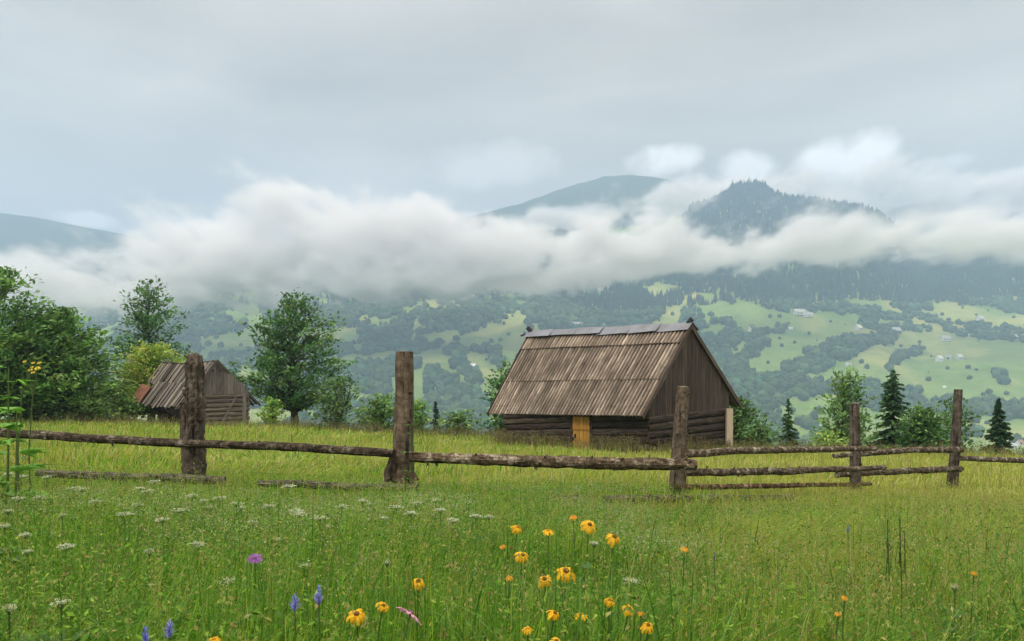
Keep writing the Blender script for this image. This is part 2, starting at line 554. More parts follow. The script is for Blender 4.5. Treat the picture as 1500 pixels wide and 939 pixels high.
def fog(name, label, lo, hi, Y0, Y1, Yref, dens, voxel, amp, soft_lo, soft_hi, nscale, colr, seed):
    """lo/hi: (photo x, photo y) of the bank's lower and upper edge, taken at distance Yref"""
    tx = lambda p: ((p[0] - HX) / F * Yref, -(p[1] - HY) / F * Yref)
    lo = [tx(p) for p in lo]; hi = [tx(p) for p in hi]
    x0, x1 = lo[0][0], lo[-1][0]
    z0 = min(p[1] for p in lo) - 40; z1 = max(p[1] for p in hi) + 60
    me = bpy.data.volumes.new(name)
    o = bpy.data.objects.new(name, me); COL.objects.link(o)
    t = bpy.data.node_groups.new(name, 'GeometryNodeTree')
    t.interface.new_socket('Geometry', in_out='INPUT', socket_type='NodeSocketGeometry')
    t.interface.new_socket('Geometry', in_out='OUTPUT', socket_type='NodeSocketGeometry')
    go = t.nodes.new('NodeGroupOutput')
    vc = t.nodes.new('GeometryNodeVolumeCube')
    vc.inputs['Min'].default_value = (x0, Y0, z0); vc.inputs['Max'].default_value = (x1, Y1, z1)
    vc.inputs['Resolution X'].default_value = int((x1 - x0) / voxel)
    vc.inputs['Resolution Y'].default_value = int((Y1 - Y0) / (voxel * 1.5))
    vc.inputs['Resolution Z'].default_value = int((z1 - z0) / voxel)
    pos = t.nodes.new('GeometryNodeInputPosition')
    sp = t.nodes.new('ShaderNodeSeparateXYZ'); t.links.new(pos.outputs[0], sp.inputs[0])
    x, y, z = sp.outputs

    def noise(scale, detail, rough, off, dist=0.):
        mpn = t.nodes.new('ShaderNodeVectorMath'); mpn.operation = 'MULTIPLY_ADD'
        mpn.inputs[1].default_value = (scale * .75, scale * .30, scale * 1.30); mpn.inputs[2].default_value = (off, off * .7, off * 1.3)
        t.links.new(pos.outputs[0], mpn.inputs[0])
        n = t.nodes.new('ShaderNodeTexNoise'); n.inputs['Scale'].default_value = 1
        n.inputs['Detail'].default_value = detail; n.inputs['Roughness'].default_value = rough; n.inputs['Distortion'].default_value = dist
        t.links.new(mpn.outputs[0], n.inputs['Vector'])
        return gm(t, 'SUBTRACT', n.outputs[0], .5)
    nA = noise(nscale, 6, .66, seed, .25)
    nC = noise(nscale * 2.6, 6, .72, seed + 4, .2)
    nB = noise(nscale * .33, 2, .5, seed + 9)
    lz = curve_of(t, x, x0, x1, lo, z0, z1); hz = curve_of(t, x, x0, x1, hi, z0, z1)
    a = gm(t, 'DIVIDE', gm(t, 'SUBTRACT', z, lz), soft_lo)
    b = gm(t, 'DIVIDE', gm(t, 'SUBTRACT', hz, z), soft_hi)
    yy = gm(t, 'DIVIDE', gm(t, 'SUBTRACT', (Y1 - Y0) / 2, gm(t, 'ABSOLUTE', gm(t, 'SUBTRACT', y, (Y0 + Y1) / 2))), 90.)
    d = gm(t, 'MINIMUM', gm(t, 'MINIMUM', gm(t, 'MINIMUM', a, b), yy), .74)
    d = gm(t, 'ADD', gm(t, 'ADD', d, gm(t, 'MULTIPLY', nC, amp * .58)), gm(t, 'ADD', gm(t, 'MULTIPLY', nA, amp), gm(t, 'MULTIPLY', nB, amp * .7)))
    d = gm(t, 'SUBTRACT', d, .12, clamp=True)
    d = gm(t, 'MULTIPLY', gm(t, 'MULTIPLY', d, d), gm(t, 'SUBTRACT', 3.0, gm(t, 'MULTIPLY', d, 2.0)))
    # keep the faces of the domain empty
    edge = gm(t, 'MINIMUM', gm(t, 'DIVIDE', gm(t, 'SUBTRACT', z, z0), 25., clamp=True), gm(t, 'DIVIDE', gm(t, 'SUBTRACT', z1, z), 25., clamp=True))
    edge = gm(t, 'MINIMUM', edge, gm(t, 'MULTIPLY', yy, 2.0, clamp=True))
    d = gm(t, 'MULTIPLY', d, edge)
    t.links.new(d, vc.inputs['Density'])
    m, nt, out = newmat(name + '_vapour')
    v = nd(nt, 'ShaderNodeVolumePrincipled', Anisotropy=.0)
    v.inputs['Color'].default_value = colr
    v.inputs['Density'].default_value = dens
    nt.links.new(v.outputs[0], out.inputs['Volume'])
    sm = t.nodes.new('GeometryNodeSetMaterial'); sm.inputs['Material'].default_value = m
    t.links.new(vc.outputs[0], sm.inputs[0]); t.links.new(sm.outputs[0], go.inputs[0])
    md = o.modifiers.new('fog', 'NODES'); md.node_group = t
    me.materials.append(m)
    tag(o, label, 'cloud', kind='stuff')
    return o


FOG = True
if FOG:
    fog('cloud', 'long white fog bank lying across the hillside',
        [(-400, 430), (0, 452), (150, 470), (330, 452), (520, 446), (700, 430), (850, 420), (930, 405), (1000, 388), (1150, 384), (1350, 380), (1520, 378), (2000, 380)],
        [(-400, 365), (0, 366), (90, 360), (180, 342), (300, 330), (420, 312), (540, 302), (640, 308), (710, 318), (850, 318), (940, 308), (1030, 320), (1120, 326), (1220, 336), (1320, 338), (1390, 308), (1500, 302), (2000, 306)],
        1240, 1560, 1420, .034, 5.0, 4.6, 26., 70., 1 / 85., (.925, .915, .925, 1), 3.0)
    fog('cloud', 'pale cloud mass standing behind the wooded peak',
        [(350, 420), (600, 380), (760, 340), (880, 330), (1000, 330), (1150, 330), (1320, 370), (1500, 380), (2000, 380)],
        [(350, 330), (600, 330), (720, 322), (800, 310), (880, 288), (960, 268), (1060, 250), (1150, 245), (1300, 240), (1420, 245), (1500, 240), (2000, 240)],
        2390, 2640, 2520, .026, 9., 3.8, 40., 55., 1 / 120., (.925, .915, .925, 1), 21.0)

exec_parts = None
# ------------------------------------------------------------------ hut and barn
def wobble(p, s, a):
    return a * mnoise.noise(Vector((p[0] * s, p[1] * s, p[2] * s)))


def lerp(a, b, t):
    return a + (b - a) * t


def sheet(mb, c00, c10, c11, c01, nu, nv, disp=None, thick=.02, col=None, noff=(0, 0)):
    """bilinear slab, u along c00->c10, v along c00->c01; disp(u_m, v_m, i, j) lifts it along its normal"""
    c00, c10, c11, c01 = map(Vector, (c00, c10, c11, c01))
    lu = ((c10 - c00).length + (c11 - c01).length) / 2; lv = ((c01 - c00).length + (c11 - c10).length) / 2
    n = (c10 - c00).cross(c01 - c00).normalized()
    if n.z < 0: n = -n
    P = np.zeros((nu, nv, 3)); U = np.zeros((nu, nv, 2)); C = np.ones((nu, nv, 3)); B = np.zeros((nu, nv, 3))
    for i in range(nu):
        u = i / (nu - 1)
        for j in range(nv):
            v = j / (nv - 1)
            p = lerp(lerp(c00, c10, u), lerp(c01, c11, u), v)
            d = disp(u * lu, v * lv, i, j) if disp else 0
            P[i, j] = p + n * d
            B[i, j] = p + n * (d - thick)
            U[i, j] = (u * lu + noff[0], v * lv + noff[1])
            if col: C[i, j] = col(u * lu, v * lv)
    mb.grid(P, C, U)
    mb.grid(B[:, ::-1], C[:, ::-1], U[:, ::-1])
    for a, b in ((P[0], B[0]), (B[-1], P[-1])):
        mb.grid(np.stack([a, b]), C[0, 0], np.stack([U[0], U[0]]))
    for a, b in ((B[:, 0], P[:, 0]), (P[:, -1], B[:, -1])):
        mb.grid(np.stack([a, b]), C[0, 0], np.stack([U[:, 0], U[:, 0]]))


def log_wall(mb, a, b, z0, zt_, rows, out, seed, rag=.03):
    """stack of hewn logs between the plan points a and b; zt_ (za, zb) top heights"""
    a = Vector(a); b = Vector(b); L = (b - a).length
    out = Vector(out).normalized()
    rr = random.Random(seed)
    for k in range(rows):
        nu, nv = 22, 7
        P = np.zeros((nu, nv, 3)); U = np.zeros((nu, nv, 2))
        h0 = k / rows; h1 = (k + 1) / rows
        tone = rr.uniform(.65, 1.3); tc_ = np.array([tone, tone * rr.uniform(.93, 1.0), tone * rr.uniform(.84, 1.0)])
        e0, e1 = rr.uniform(-.05, .10), rr.uniform(-.05, .10)
        for i in range(nu):
            s = i / (nu - 1)
            p = lerp(a, b, s) + (b - a).normalized() * lerp(-e0, e1, s)
            top = lerp(zt_[0], zt_[1], s)
            hh = (top - z0) / rows
            for j in range(nv):
                th = math.pi * j / (nv - 1)
                zz = z0 + (top - z0) * h0 + hh * (.5 - .485 * math.cos(th))
                d = .11 * math.sin(th) ** .6 - .02
                q = Vector((s * L * 1.3 + seed, k * 3.7, j * .5))
                d += rag * mnoise.noise(q * 1.7) ; zz += .025 * mnoise.noise(q * .8 + Vector((9, 0, 0)))
                P[i, j] = Vector((p.x, p.y, zz)) + out * d
                U[i, j] = (s * L + k * 3.3, zz + k * 1.7)
        mb.grid(P, tc_, U[..., ::1])
        # log ends
        for e, P0, P1 in ((0, P[0], None), (1, P[-1], None)):
            c = P0.mean(0)
            f = [(0, j + 1, j + 2) if e else (0, j + 2, j + 1) for j in range(nv - 1)]
            mb.add(np.vstack([c[None], P0]), f, (1.5, 1.25, 1.0), np.zeros((nv + 1, 2)))
    # chinking core behind the logs
    c = (a + b) / 2
    mb.box((c.x - out.x * .13, c.y - out.y * .13, (z0 + min(zt_)) / 2), (b - a) / 2, out * .1, (0, 0, (min(zt_) - z0) / 2), (.35, .3, .27))


def plank_gable(mb, a, b, z0, ztop, out, npl, seed, tone=1.0, apex=.5):
    """vertical boards along plan line a-b from z0(s) to ztop(s), each with a thickness and a colour of its own"""
    a = Vector(a); b = Vector(b); out = Vector(out).normalized(); d = (b - a)
    rr = random.Random(seed)
    for k in range(npl):
        s0 = (k + .02) / npl; s1 = (k + .98) / npl
        off = rr.uniform(0, .018); t = tone * rr.uniform(.72, 1.25)
        c = (t, t * rr.uniform(.95, 1.0), t * rr.uniform(.9, 1.02))
        zb0 = z0(s0) - rr.uniform(0, .08); zb1 = zb0 + rr.uniform(-.015, .015)
        V = []
        uvs = []
        cuts = [s0, s1] if not (s0 < apex < s1) else [s0, apex, s1]
        for dd in (0, .025):
            for s in cuts:
                p = a + d * s + out * (off + dd)
                zb = lerp(zb0, zb1, (s - s0) / (s1 - s0))
                V += [(p.x, p.y, zb), (p.x, p.y, max(ztop(s), zb + .01))]
                uvs += [(s * d.length + k * 1.37, zb), (s * d.length + k * 1.37, ztop(s))]
        n = len(cuts)
        f = []
        for i in range(n - 1):
            o = 2 * n
            f.append((o + 2 * i, o + 2 * i + 2, o + 2 * i + 3, o + 2 * i + 1))
            f.append((2 * i, 2 * i + 1, 2 * i + 3, 2 * i + 2))
            f.append((2 * i, 2 * i + 2, o + 2 * i + 2, o + 2 * i))
            f.append((2 * i + 1, o + 2 * i + 1, o + 2 * i + 3, 2 * i + 3))
        o = 2 * n
        f.append((0, o, o + 1, 1)); f.append((2 * n - 2, 2 * n - 1, o + 2 * n - 1, o + 2 * n - 2))
        mb.add(V, f, c, uvs)


def make_hut():
    s, c = .70, .714
    G = Vector((s, c, 0)); L = Vector((-c, s, 0))       # gable direction, ridge direction (away to the left)
    A = at(1012, 476, 28.1)          # ridge, near end
    B = at(776, 488, 34.0)           # ridge, far end
    C_ = at(940, 609, 25.75)         # eave, near end
    D = at(715, 606, 31.9)           # eave, far end
    E = at(1086, 595, 30.9)          # rear eave, near end
    Fq = B + (E - A)
    base = at(950, 655, 26.2); base.z = -2.75
    root = empty('log_hut', (base.x, base.y, -2.5))
    tag(root, 'dark log hut with tall brown corrugated roof and yellow door, behind the fence', 'hut')
    out_f = -G; out_g = -L
    w0 = Vector((base.x, base.y, 0))                  # near corner
    Lw = 7.15
    w1 = w0 + L * Lw                                  # far left corner
    W = 5.75
    w2 = w0 + G * W; w3 = w1 + G * W

    def roof_z(p):
        """height of the roof surface (front or rear slope) above the plan point p"""
        best = []
        for r0, r1, e0, e1 in ((A, B, C_, D), (A, B, E, Fq)):
            m = None
            for k in range(-60, 261):
                t = k / 200
                r = lerp(r0, r1, t); e = lerp(e0, e1, t)
                dx, dy = e.x - r.x, e.y - r.y
                q = abs(dx * (p.y - r.y) - dy * (p.x - r.x)) / math.hypot(dx, dy)
                if m is None or q < m[0]:
                    s_ = (dx * (p.x - r.x) + dy * (p.y - r.y)) / (dx * dx + dy * dy)
                    m = (q, r.z + (e.z - r.z) * s_)
            best.append(m[1])
        return min(best)
    zf0 = roof_z(w0) - .14; zf1 = roof_z(w1) - .14
    # front wall in two lengths beside the door
    da = w0 + L * 2.55; db = w0 + L * 3.45
    mb = MB()
    log_wall(mb, da, w0, -2.75, (roof_z(da) - .14, zf0), 8, out_f, 3)
    log_wall(mb, w1, db, -2.75, (zf1, roof_z(db) - .14), 8, out_f, 5)
    o = mb.build('front_wall', M['log'], root); local(o, root)
    mb = MB()
    zl = -.78
    log_wall(mb, w0, w2, -2.75, (zl - .12, zl + .12), 7, out_g, 8)
    log_wall(mb, w3, w1, -2.75, (zl, zl), 7, L, 9)
    log_wall(mb, w2, w3, -2.75, (zl, zl), 7, G, 10)
    o = mb.build('log_wall', M['log'], root); local(o, root)
    mb = MB()
    plank_gable(mb, w0, w2, lambda t: zl - .12 + .24 * t - .08, lambda t: roof_z(w0 + (w2 - w0) * t + out_g * .1) - .05, out_g, 34, 4)
    o = mb.build('gable', M['plank'], root); local(o, root)
    mb = MB()
    plank_gable(mb, w1, w3, lambda t: zl, lambda t: roof_z(w1 + (w3 - w1) * t) - .05, L, 34, 6)
    o = mb.build('gable', M['plank'], root); local(o, root)
    # door
    mb = MB()
    n = 5
    for k in range(n):
        t0, t1 = k / n + .01, (k + 1) / n - .01
        q0 = da + (db - da) * t0; q1 = da + (db - da) * t1
        m_ = (q0 + q1) / 2 + out_f * .05
        t = random.uniform(.8, 1.15)
        mb.box((m_.x, m_.y, -1.78), (q1 - q0) / 2, out_f * .015, (0, 0, .82), (t, t, t))
    q = (da + db) / 2 + out_f * .08
    mb.box((q.x, q.y, -1.42), (db - da) / 2 * .93, out_f * .014, (0, 0, .055), (.8, .75, .7))
    d = mb.build('door', M['door'], root); local(d, root)
    d['label'] = 'low yellow plank door'
    mb = MB()
    q = da + (db - da) * .83 + out_f * .09
    mb.box((q.x, q.y, -1.72), L * .018, out_f * .03, (0, 0, .07))
    h = mb.build('latch', M['dark'], root); local(h, root)
    h.parent = d
    # door frame, posts
    mb = MB()
    for q in (da - L * .04, db + L * .04):
        q = q + out_f * .04
        mb.box((q.x, q.y, -1.8), L * .055, out_f * .07, (0, 0, .93), (.8, .75, .7))
    q = (da + db) / 2 + out_f * .04
    mb.box((q.x, q.y, -.90), L * .57, out_f * .06, (0, 0, .07), (.7, .66, .62))
    o = mb.build('door_frame', M['log'], root); local(o, root)
    mb = MB()
    q = w2 + out_g * .25 - G * .42
    mb.beam((q.x, q.y, -2.75), (q.x + .02, q.y, -.70), .25, .2, up=(0, 1, 0))
    o = mb.build('corner_post', M['pale'], root); local(o, root)
    o['label'] = 'pale new timber post under the right eave'
    # roof: three courses of corrugated sheets, each lapped over the one below, on both slopes
    mb = MB()
    rr = random.Random(11)
    nw = 50; per = 8
    tones = [rr.uniform(.72, 1.22) for _ in range(400)]
    sheetT = [[rr.uniform(.80, 1.15) for _ in range(20)] for _ in range(3)]
    for side, (r0, r1, e0, e1) in enumerate(((A, B, C_, D), (B, A, Fq, E))):
        cuts = [0, .20, .60, 1.0]
        for k in range(3):
            ta, tb = cuts[k] - (.0 if k == 0 else 0), cuts[k + 1] + (.022 if k < 2 else 0)
            a0 = lerp(r0, e0, tb); a1 = lerp(r1, e1, tb); b1 = lerp(r1, e1, ta); b0 = lerp(r0, e0, ta)
            Lr = (A - B).length; ph = rr.uniform(-.01, .01)
            jag = [rr.uniform(-.035, .035) for _ in range(12)]

            def disp(u, v, i, j, k=k, jag=jag, ph=ph):
                return .034 * math.cos(2 * math.pi * (u + ph) / Lr * nw) + .035 * (2 - k) * (1 - .9 * j / 5) + .02 * mnoise.noise(Vector((u * .6, v * .5, k)))

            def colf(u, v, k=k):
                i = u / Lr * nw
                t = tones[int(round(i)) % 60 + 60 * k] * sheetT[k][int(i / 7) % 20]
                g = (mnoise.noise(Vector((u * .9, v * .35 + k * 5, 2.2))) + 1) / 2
                # corrugation shading put into the colour: crests paler, valleys darker
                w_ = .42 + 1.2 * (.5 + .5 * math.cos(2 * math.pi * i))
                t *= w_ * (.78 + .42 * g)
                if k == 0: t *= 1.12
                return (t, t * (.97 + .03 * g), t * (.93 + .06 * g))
            # the eave line is a little ragged
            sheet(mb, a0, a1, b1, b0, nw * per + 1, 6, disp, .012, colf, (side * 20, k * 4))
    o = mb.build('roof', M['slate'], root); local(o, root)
    # ridge cap: sheets of folded metal
    rr = random.Random(5)
    cap = MB()
    n = 6
    for k in range(n):
        t0 = k / n - .01; t1 = (k + 1) / n + .012
        up = Vector((0, 0, .07 + .012 * (k % 2)))
        r0 = lerp(A, B, t0) + up * 1.5; r1 = lerp(A, B, t1) + up * 1.5
        for (ea, eb) in ((C_ - A, D - B), (E - A, Fq - B)):
            fr = rr.uniform(.108, .125)
            f0 = r0 + ea * fr + Vector((0, 0, .10)); f1 = r1 + eb * (fr + rr.uniform(-.012, .012)) + Vector((0, 0, .10))
            sheet(cap, f0, f1, r1, r0, 6, 3, lambda u, v, i, j: .012 * mnoise.noise(Vector((u * 2, v * 3, k))), .006)
    o2 = cap.build('ridge_cap', M['ridge'], root); local(o2, root); o2.parent = o
    # barge boards and the projecting ends of the ridge
    for (p, q) in ((A, C_), (A, E)):
        mb = MB()
        a = p + out_g * .03 + Vector((0, 0, -.03)); b = q + out_g * .03 + Vector((0, 0, -.05))
        mb.beam(a, b, .035, .17, col=(1.5, 1.45, 1.4))
        o3 = mb.build('barge_board', M['plank'], root); local(o3, root)
    for (p, q) in ((B, D), (B, Fq)):
        mb = MB()
        a = p - out_g * .03 + Vector((0, 0, -.04)); b = q - out_g * .03 + Vector((0, 0, -.05))
        mb.beam(a, b, .035, .15, col=(.8, .8, .8))
        o3 = mb.build('barge_board', M['plank'], root); local(o3, root)
    mb = MB()
    mb.beam(A + Vector((0, 0, .06)) - out_g * .12, A + Vector((0, 0, .24)) + out_g * .06, .10, .16)
    o = mb.build('ridge_finial', M['dark'], root); local(o, root)
    mb = MB()
    mb.beam(B + Vector((0, 0, .05)) - L * .12, B + Vector((-.05, 0, .26)) + L * .05, .16, .18)
    mb.beam(B + Vector((0, 0, .0)) + L * .05, B + Vector((-.35, 0, -.12)) + L * .1, .06, .08)
    o = mb.build('ridge_finial', M['dark'], root); local(o, root)
    # eave plate, rafter ends
    mb = MB()
    mb.beam(lerp(C_, A, .12) - Vector((0, 0, .16)), lerp(D, B, .12) - Vector((0, 0, .16)), .14, .16, col=(.8, .75, .7))
    for k in range(11):
        t = (k + .5) / 11
        a = lerp(lerp(C_, D, t), lerp(A, B, t), .02) - Vector((0, 0, .11)); b = lerp(lerp(C_, D, t), lerp(A, B, t), .4) - Vector((0, 0, .11))
        mb.beam(a, b, .08, .1, col=(.7, .66, .6))
    o = mb.build('rafters', M['log'], root); local(o, root)
    # firewood / boards leaning on the front wall
    return root, (w0, w1, w2, w3, G, L)


HUT, HUTC = make_hut()


def make_barn():
    s, c = .72, .694
    G = Vector((s, c, 0)); L = Vector((-c, s, 0))
    A = at(318, 527, 43.2); B = at(236, 529, 46.2)
    C_ = at(266, 597, 41.2); D = at(192, 590, 44.3)
    E = at(381, 593, 46.0); Fq = B + (E - A)
    base = at(294, 612, 41.6)
    gz_ = gz(base.x, base.y) - .1
    root = empty('log_barn', (base.x, base.y, gz_))
    tag(root, 'small grey barn with sagging board roof and rusty corner sheet, by left fence post', 'barn')
    W = 3.6; Lw = 4.6
    w0 = Vector((A.x, A.y, 0)) + L * .22 - G * 1.65
    w1 = w0 + L * Lw; w2 = w0 + G * W; w3 = w1 + G * W
    out_f = -G; out_g = -L

    def roof_z(p):
        """height of the roof surface (front or rear slope) above the plan point p"""
        best = []
        for r0, r1, e0, e1 in ((A, B, C_, D), (A, B, E, Fq)):
            m = None
            for k in range(-60, 261):
                t = k / 200
                r = lerp(r0, r1, t); e = lerp(e0, e1, t)
                dx, dy = e.x - r.x, e.y - r.y
                q = abs(dx * (p.y - r.y) - dy * (p.x - r.x)) / math.hypot(dx, dy)
                if m is None or q < m[0]:
                    s_ = (dx * (p.x - r.x) + dy * (p.y - r.y)) / (dx * dx + dy * dy)
                    m = (q, r.z + (e.z - r.z) * s_)
            best.append(m[1])
        return min(best)
    zl = at(0, 578, 42.5).z
    mb = MB()
    log_wall(mb, w1, w0, gz_ - .2, (roof_z(w1) - .34, roof_z(w0) - .34), 6, out_f, 31)
    o = mb.build('front_wall', M['log'], root); local(o, root)
    mb = MB()
    log_wall(mb, w0, w2, gz_ - .2, (zl, zl + .05), 8, out_g, 33, .04)
    log_wall(mb, w2, w3, gz_ - .2, (zl, zl), 8, G, 34)
    log_wall(mb, w3, w1, gz_ - .2, (zl, zl), 8, L, 35)
    o = mb.build('log_wall', M['greylog'], root); local(o, root)
    mb = MB()
    plank_gable(mb, w0, w2, lambda t: zl - .03, lambda t: roof_z(w0 + (w2 - w0) * t + out_g * .1) - .05, out_g, 17, 14, 1.0, 1.65 / 3.6)
    o = mb.build('gable', M['greyplank'], root); local(o, root)
    mb = MB()
    plank_gable(mb, w1, w3, lambda t: zl - .03, lambda t: roof_z(w1 + (w3 - w1) * t) - .05, L, 17, 15)
    o = mb.build('gable', M['greyplank'], root); local(o, root)
    mb = MB()
    q0 = w0 + (w2 - w0) * .52 + out_g * .17; q1 = w0 + (w2 - w0) * .78 + out_g * .14
    mb.beam((q0.x, q0.y, gz_ + .1), (q1.x, q1.y, zl - .15), .09, .05, up=tuple(out_g))
    q = w2 + out_g * .12 - G * .25
    mb.beam((q.x, q.y, gz_ - .1), (q.x, q.y, zl + .1), .2, .12, up=(0, 1, 0))
    o = mb.build('brace', M['greyplank'], root); local(o, root)
    # board roof, two courses, every board at its own angle, some missing
    mb = MB()
    rr = random.Random(3)
    for side, (r0, r1, e0, e1) in enumerate(((A, B, C_, D), (B, A, Fq, E))):
        n = 25
        for row, (ta, tb) in enumerate(((-.01, .52), (.46, 1.0))):
            for k in range(n):
                if side == 0 and row == 1 and k > n - 6 and rr.random() < .35: continue
                t0 = k / n + rr.uniform(-.008, .004); t1 = t0 + 1 / n * rr.uniform(.55, 1.0)
                sk = rr.uniform(-.02, .02)
                ea = tb + rr.uniform(-.05, .03)
                sag = .16 * math.sin(math.pi * (t0 + t1) / 2) 
                P0 = lerp(lerp(r0, r1, t0 + sk), lerp(e0, e1, t0 + sk), ea); P1 = lerp(lerp(r0, r1, t1 + sk), lerp(e0, e1, t1 + sk), ea)
                P3 = lerp(lerp(r0, r1, t0), lerp(e0, e1, t0), ta); P2 = lerp(lerp(r0, r1, t1), lerp(e0, e1, t1), ta)
                nrm = (P1 - P0).cross(P3 - P0).normalized()
                lift = nrm * (rr.uniform(0, .05) + (.04 if row == 0 else 0))
                dz = Vector((0, 0, -sag * .8))
                t = rr.choice((.35, .55, .8, 1.0, 1.3, 1.5)) * rr.uniform(.85, 1.1)
                V = [p + lift + dz for p in (P0, P1, P2, P3)] + [p + lift + dz - nrm * .03 for p in (P0, P1, P2, P3)]
                Lb = (P3 - P0).length
                uv = [(0 + k * 2.1, 0), (.2 + k * 2.1, 0), (.2 + k * 2.1, Lb), (k * 2.1, Lb)] * 2
                mb.add(V, [(0, 1, 2, 3), (7, 6, 5, 4), (0, 4, 5, 1), (1, 5, 6, 2), (2, 6, 7, 3), (3, 7, 4, 0)], (t, t * rr.uniform(.93, 1), t * rr.uniform(.86, 1)), uv)
        # dark underlay laths
        for q in (.1, .35, .6, .85):
            mb.beam(lerp(r0, e0, q) - Vector((0, 0, .36)), lerp(r1, e1, q) - Vector((0, 0, .36)), .1, .08, col=(.5, .45, .4))
    roof = mb.build('roof', M['shingle'], root); local(roof, root)
    mb = MB()
    lo0 = lerp(C_, D, .80); lo1 = lerp(C_, D, 1.03); hi1 = lerp(lo1, lerp(A, B, 1.02), .42); hi0 = lerp(lo0, lerp(A, B, .80), .36)
    up = Vector((-.02, -.06, .06))
    sheet(mb, lo0 + up, lo1 + up, hi1 + up, hi0 + up, 12, 5, lambda u, v, i, j: .02 * math.cos(u * 26), .006)
    o = mb.build('roof_sheet', M['rust'], root); local(o, root); o.parent = roof
    o['label'] = 'rust red metal sheet patching the roof corner'
    mb = MB()
    for (p, q) in ((A, C_), (A, E)):
        mb = MB()
        mb.beam(p + out_g * .05 - Vector((0, 0, .05)), q + out_g * .05 - Vector((0, 0, .06)), .04, .13, col=(.6, .56, .52))
        o = mb.build('barge_board', M['greyplank'], root); local(o, root)


make_barn()


# ------------------------------------------------------------------ fence
def log_tube(mb, pts, rads, n=14, rough=.18, seed=0, col=(1, 1, 1), sub=26, wig=.0):
    """rough pole through control points, resampled; ends closed with sawn faces"""
    pts = [Vector(p) for p in pts]
    L = [0]
    for a, b in zip(pts, pts[1:]): L.append(L[-1] + (b - a).length)
    S = np.linspace(0, L[-1], sub)
    P = []
    for s in S:
        q = Vector([np.interp(s, L, [p[i] for p in pts]) for i in range(3)])
        q += Vector((wig * mnoise.noise(Vector((s * 1.3, seed, 0))), 0, wig * mnoise.noise(Vector((s * 1.3, seed, 5)))))
        P.append(q)
    rr = [np.interp(s, L, rads) for s in S]
    mb.tube(P, rr, n, col, rough, seed)
    return P, rr


def knots(mb, P, rr, k, seed, size=1.0, col=(.7, .65, .6)):
    """stubs of cut twigs along a pole"""
    r = random.Random(seed)
    for _ in range(k):
        i = r.randrange(2, len(P) - 2)
        d = (P[i + 1] - P[i - 1]).normalized()
        v = Vector((r.uniform(-1, 1), r.uniform(-1, .2), r.uniform(-1, 1)))
        v = (v - d * v.dot(d)).normalized()
        b = P[i] + v * rr[i] * .7
        l = rr[i] * r.uniform(.55, 1.0) * size
        mb.tube([b, b + v * l * .6 + d * l * .15, b + v * l + d * l * .3], [rr[i] * .30, rr[i] * .22, rr[i] * .13], 5, col, .2, r.random() * 50)


fence = empty('log_fence', (1.77, 8.0, -1.28))
tag(fence, 'rustic fence of bark-covered posts and rough poles across the meadow', 'fence')


def post(px0, py0, px1, py1, Y, wpx, seed, rough=.10, top='flat', taper=.9, nk=3, col=(1, 1, 1), label=None, wpx1=None):
    a = at(px1, py1, Y); b = at(px0, py0, Y)
    a.z = gz(a.x, a.y) - .25
    r = wpx / F * Y / 2
    rt = (wpx1 or wpx * taper) / F * Y / 2
    mb = MB()
    H = b.z - a.z
    dirv = (b - a)
    pts = [a, a + dirv * .45, a + dirv * .8, b]
    rads = [r, lerp(r, rt, .45), lerp(r, rt, .8), rt]
    if top == 'round':
        pts = [a, a + dirv * .45, a + dirv * .86, a + dirv * .94, a + dirv * .985, b]
        rads = [r, lerp(r, rt, .45), rt, rt * .93, rt * .7, rt * .35]
    P, rr = log_tube(mb, pts, rads, 30, rough, seed, col, 84, .012)
    knots(mb, P, rr, nk, seed + 1, .7)
    o = mb.build('post', M['post'], fence, smooth=False); local(o, fence)
    if label: o['label'] = label
    if top == 'flat':
        mb = MB()
        n = 16
        x = dirv.cross(Vector((0, 1, 0))).normalized(); y = dirv.cross(x).normalized()
        V = [b + dirv.normalized() * .012] + [b + dirv.normalized() * .006 + x * math.cos(2 * math.pi * k / n) * rt * .93 + y * math.sin(2 * math.pi * k / n) * rt * .93 for k in range(n)]
        V += [b - dirv.normalized() * .02 + (v - b) * .99 for v in V[1:]]
        f = [(0, 1 + k, 1 + (k + 1) % n) for k in range(n)] + [(1 + k, 1 + n + k, 1 + n + (k + 1) % n, 1 + (k + 1) % n) for k in range(n)]
        mb.add(V, f, (.8, .78, .76))
        t = mb.build('sawn_top', M['cut'], fence); local(t, fence); t.parent = o
    return o


p1 = post(285, 517, 285, 690, 8.3, 32, 11, .36, 'round', .9, 11, (.80, .80, .80), 'ragged dark post with peeling bark', 27)
p2 = post(593, 516, 589, 700, 7.5, 33, 23, .06, 'flat', .8, 4, (1.05, .98, .9), 'smooth brown post sawn flat', 26)
p3 = post(1001, 567, 988, 712, 8.0, 27, 37, .09, 'flat', .8, 5, (1.1, 1.05, 1), None, 17)
p4 = post(1252, 591, 1254, 700, 10.5, 18, 41, .10, 'flat', .9, 4, (.85, .85, .85), None, 13)
p5 = post(1404, 571, 1394, 698, 12.5, 16, 53, .09, 'flat', .9, 4, (.8, .8, .82), None, 11)
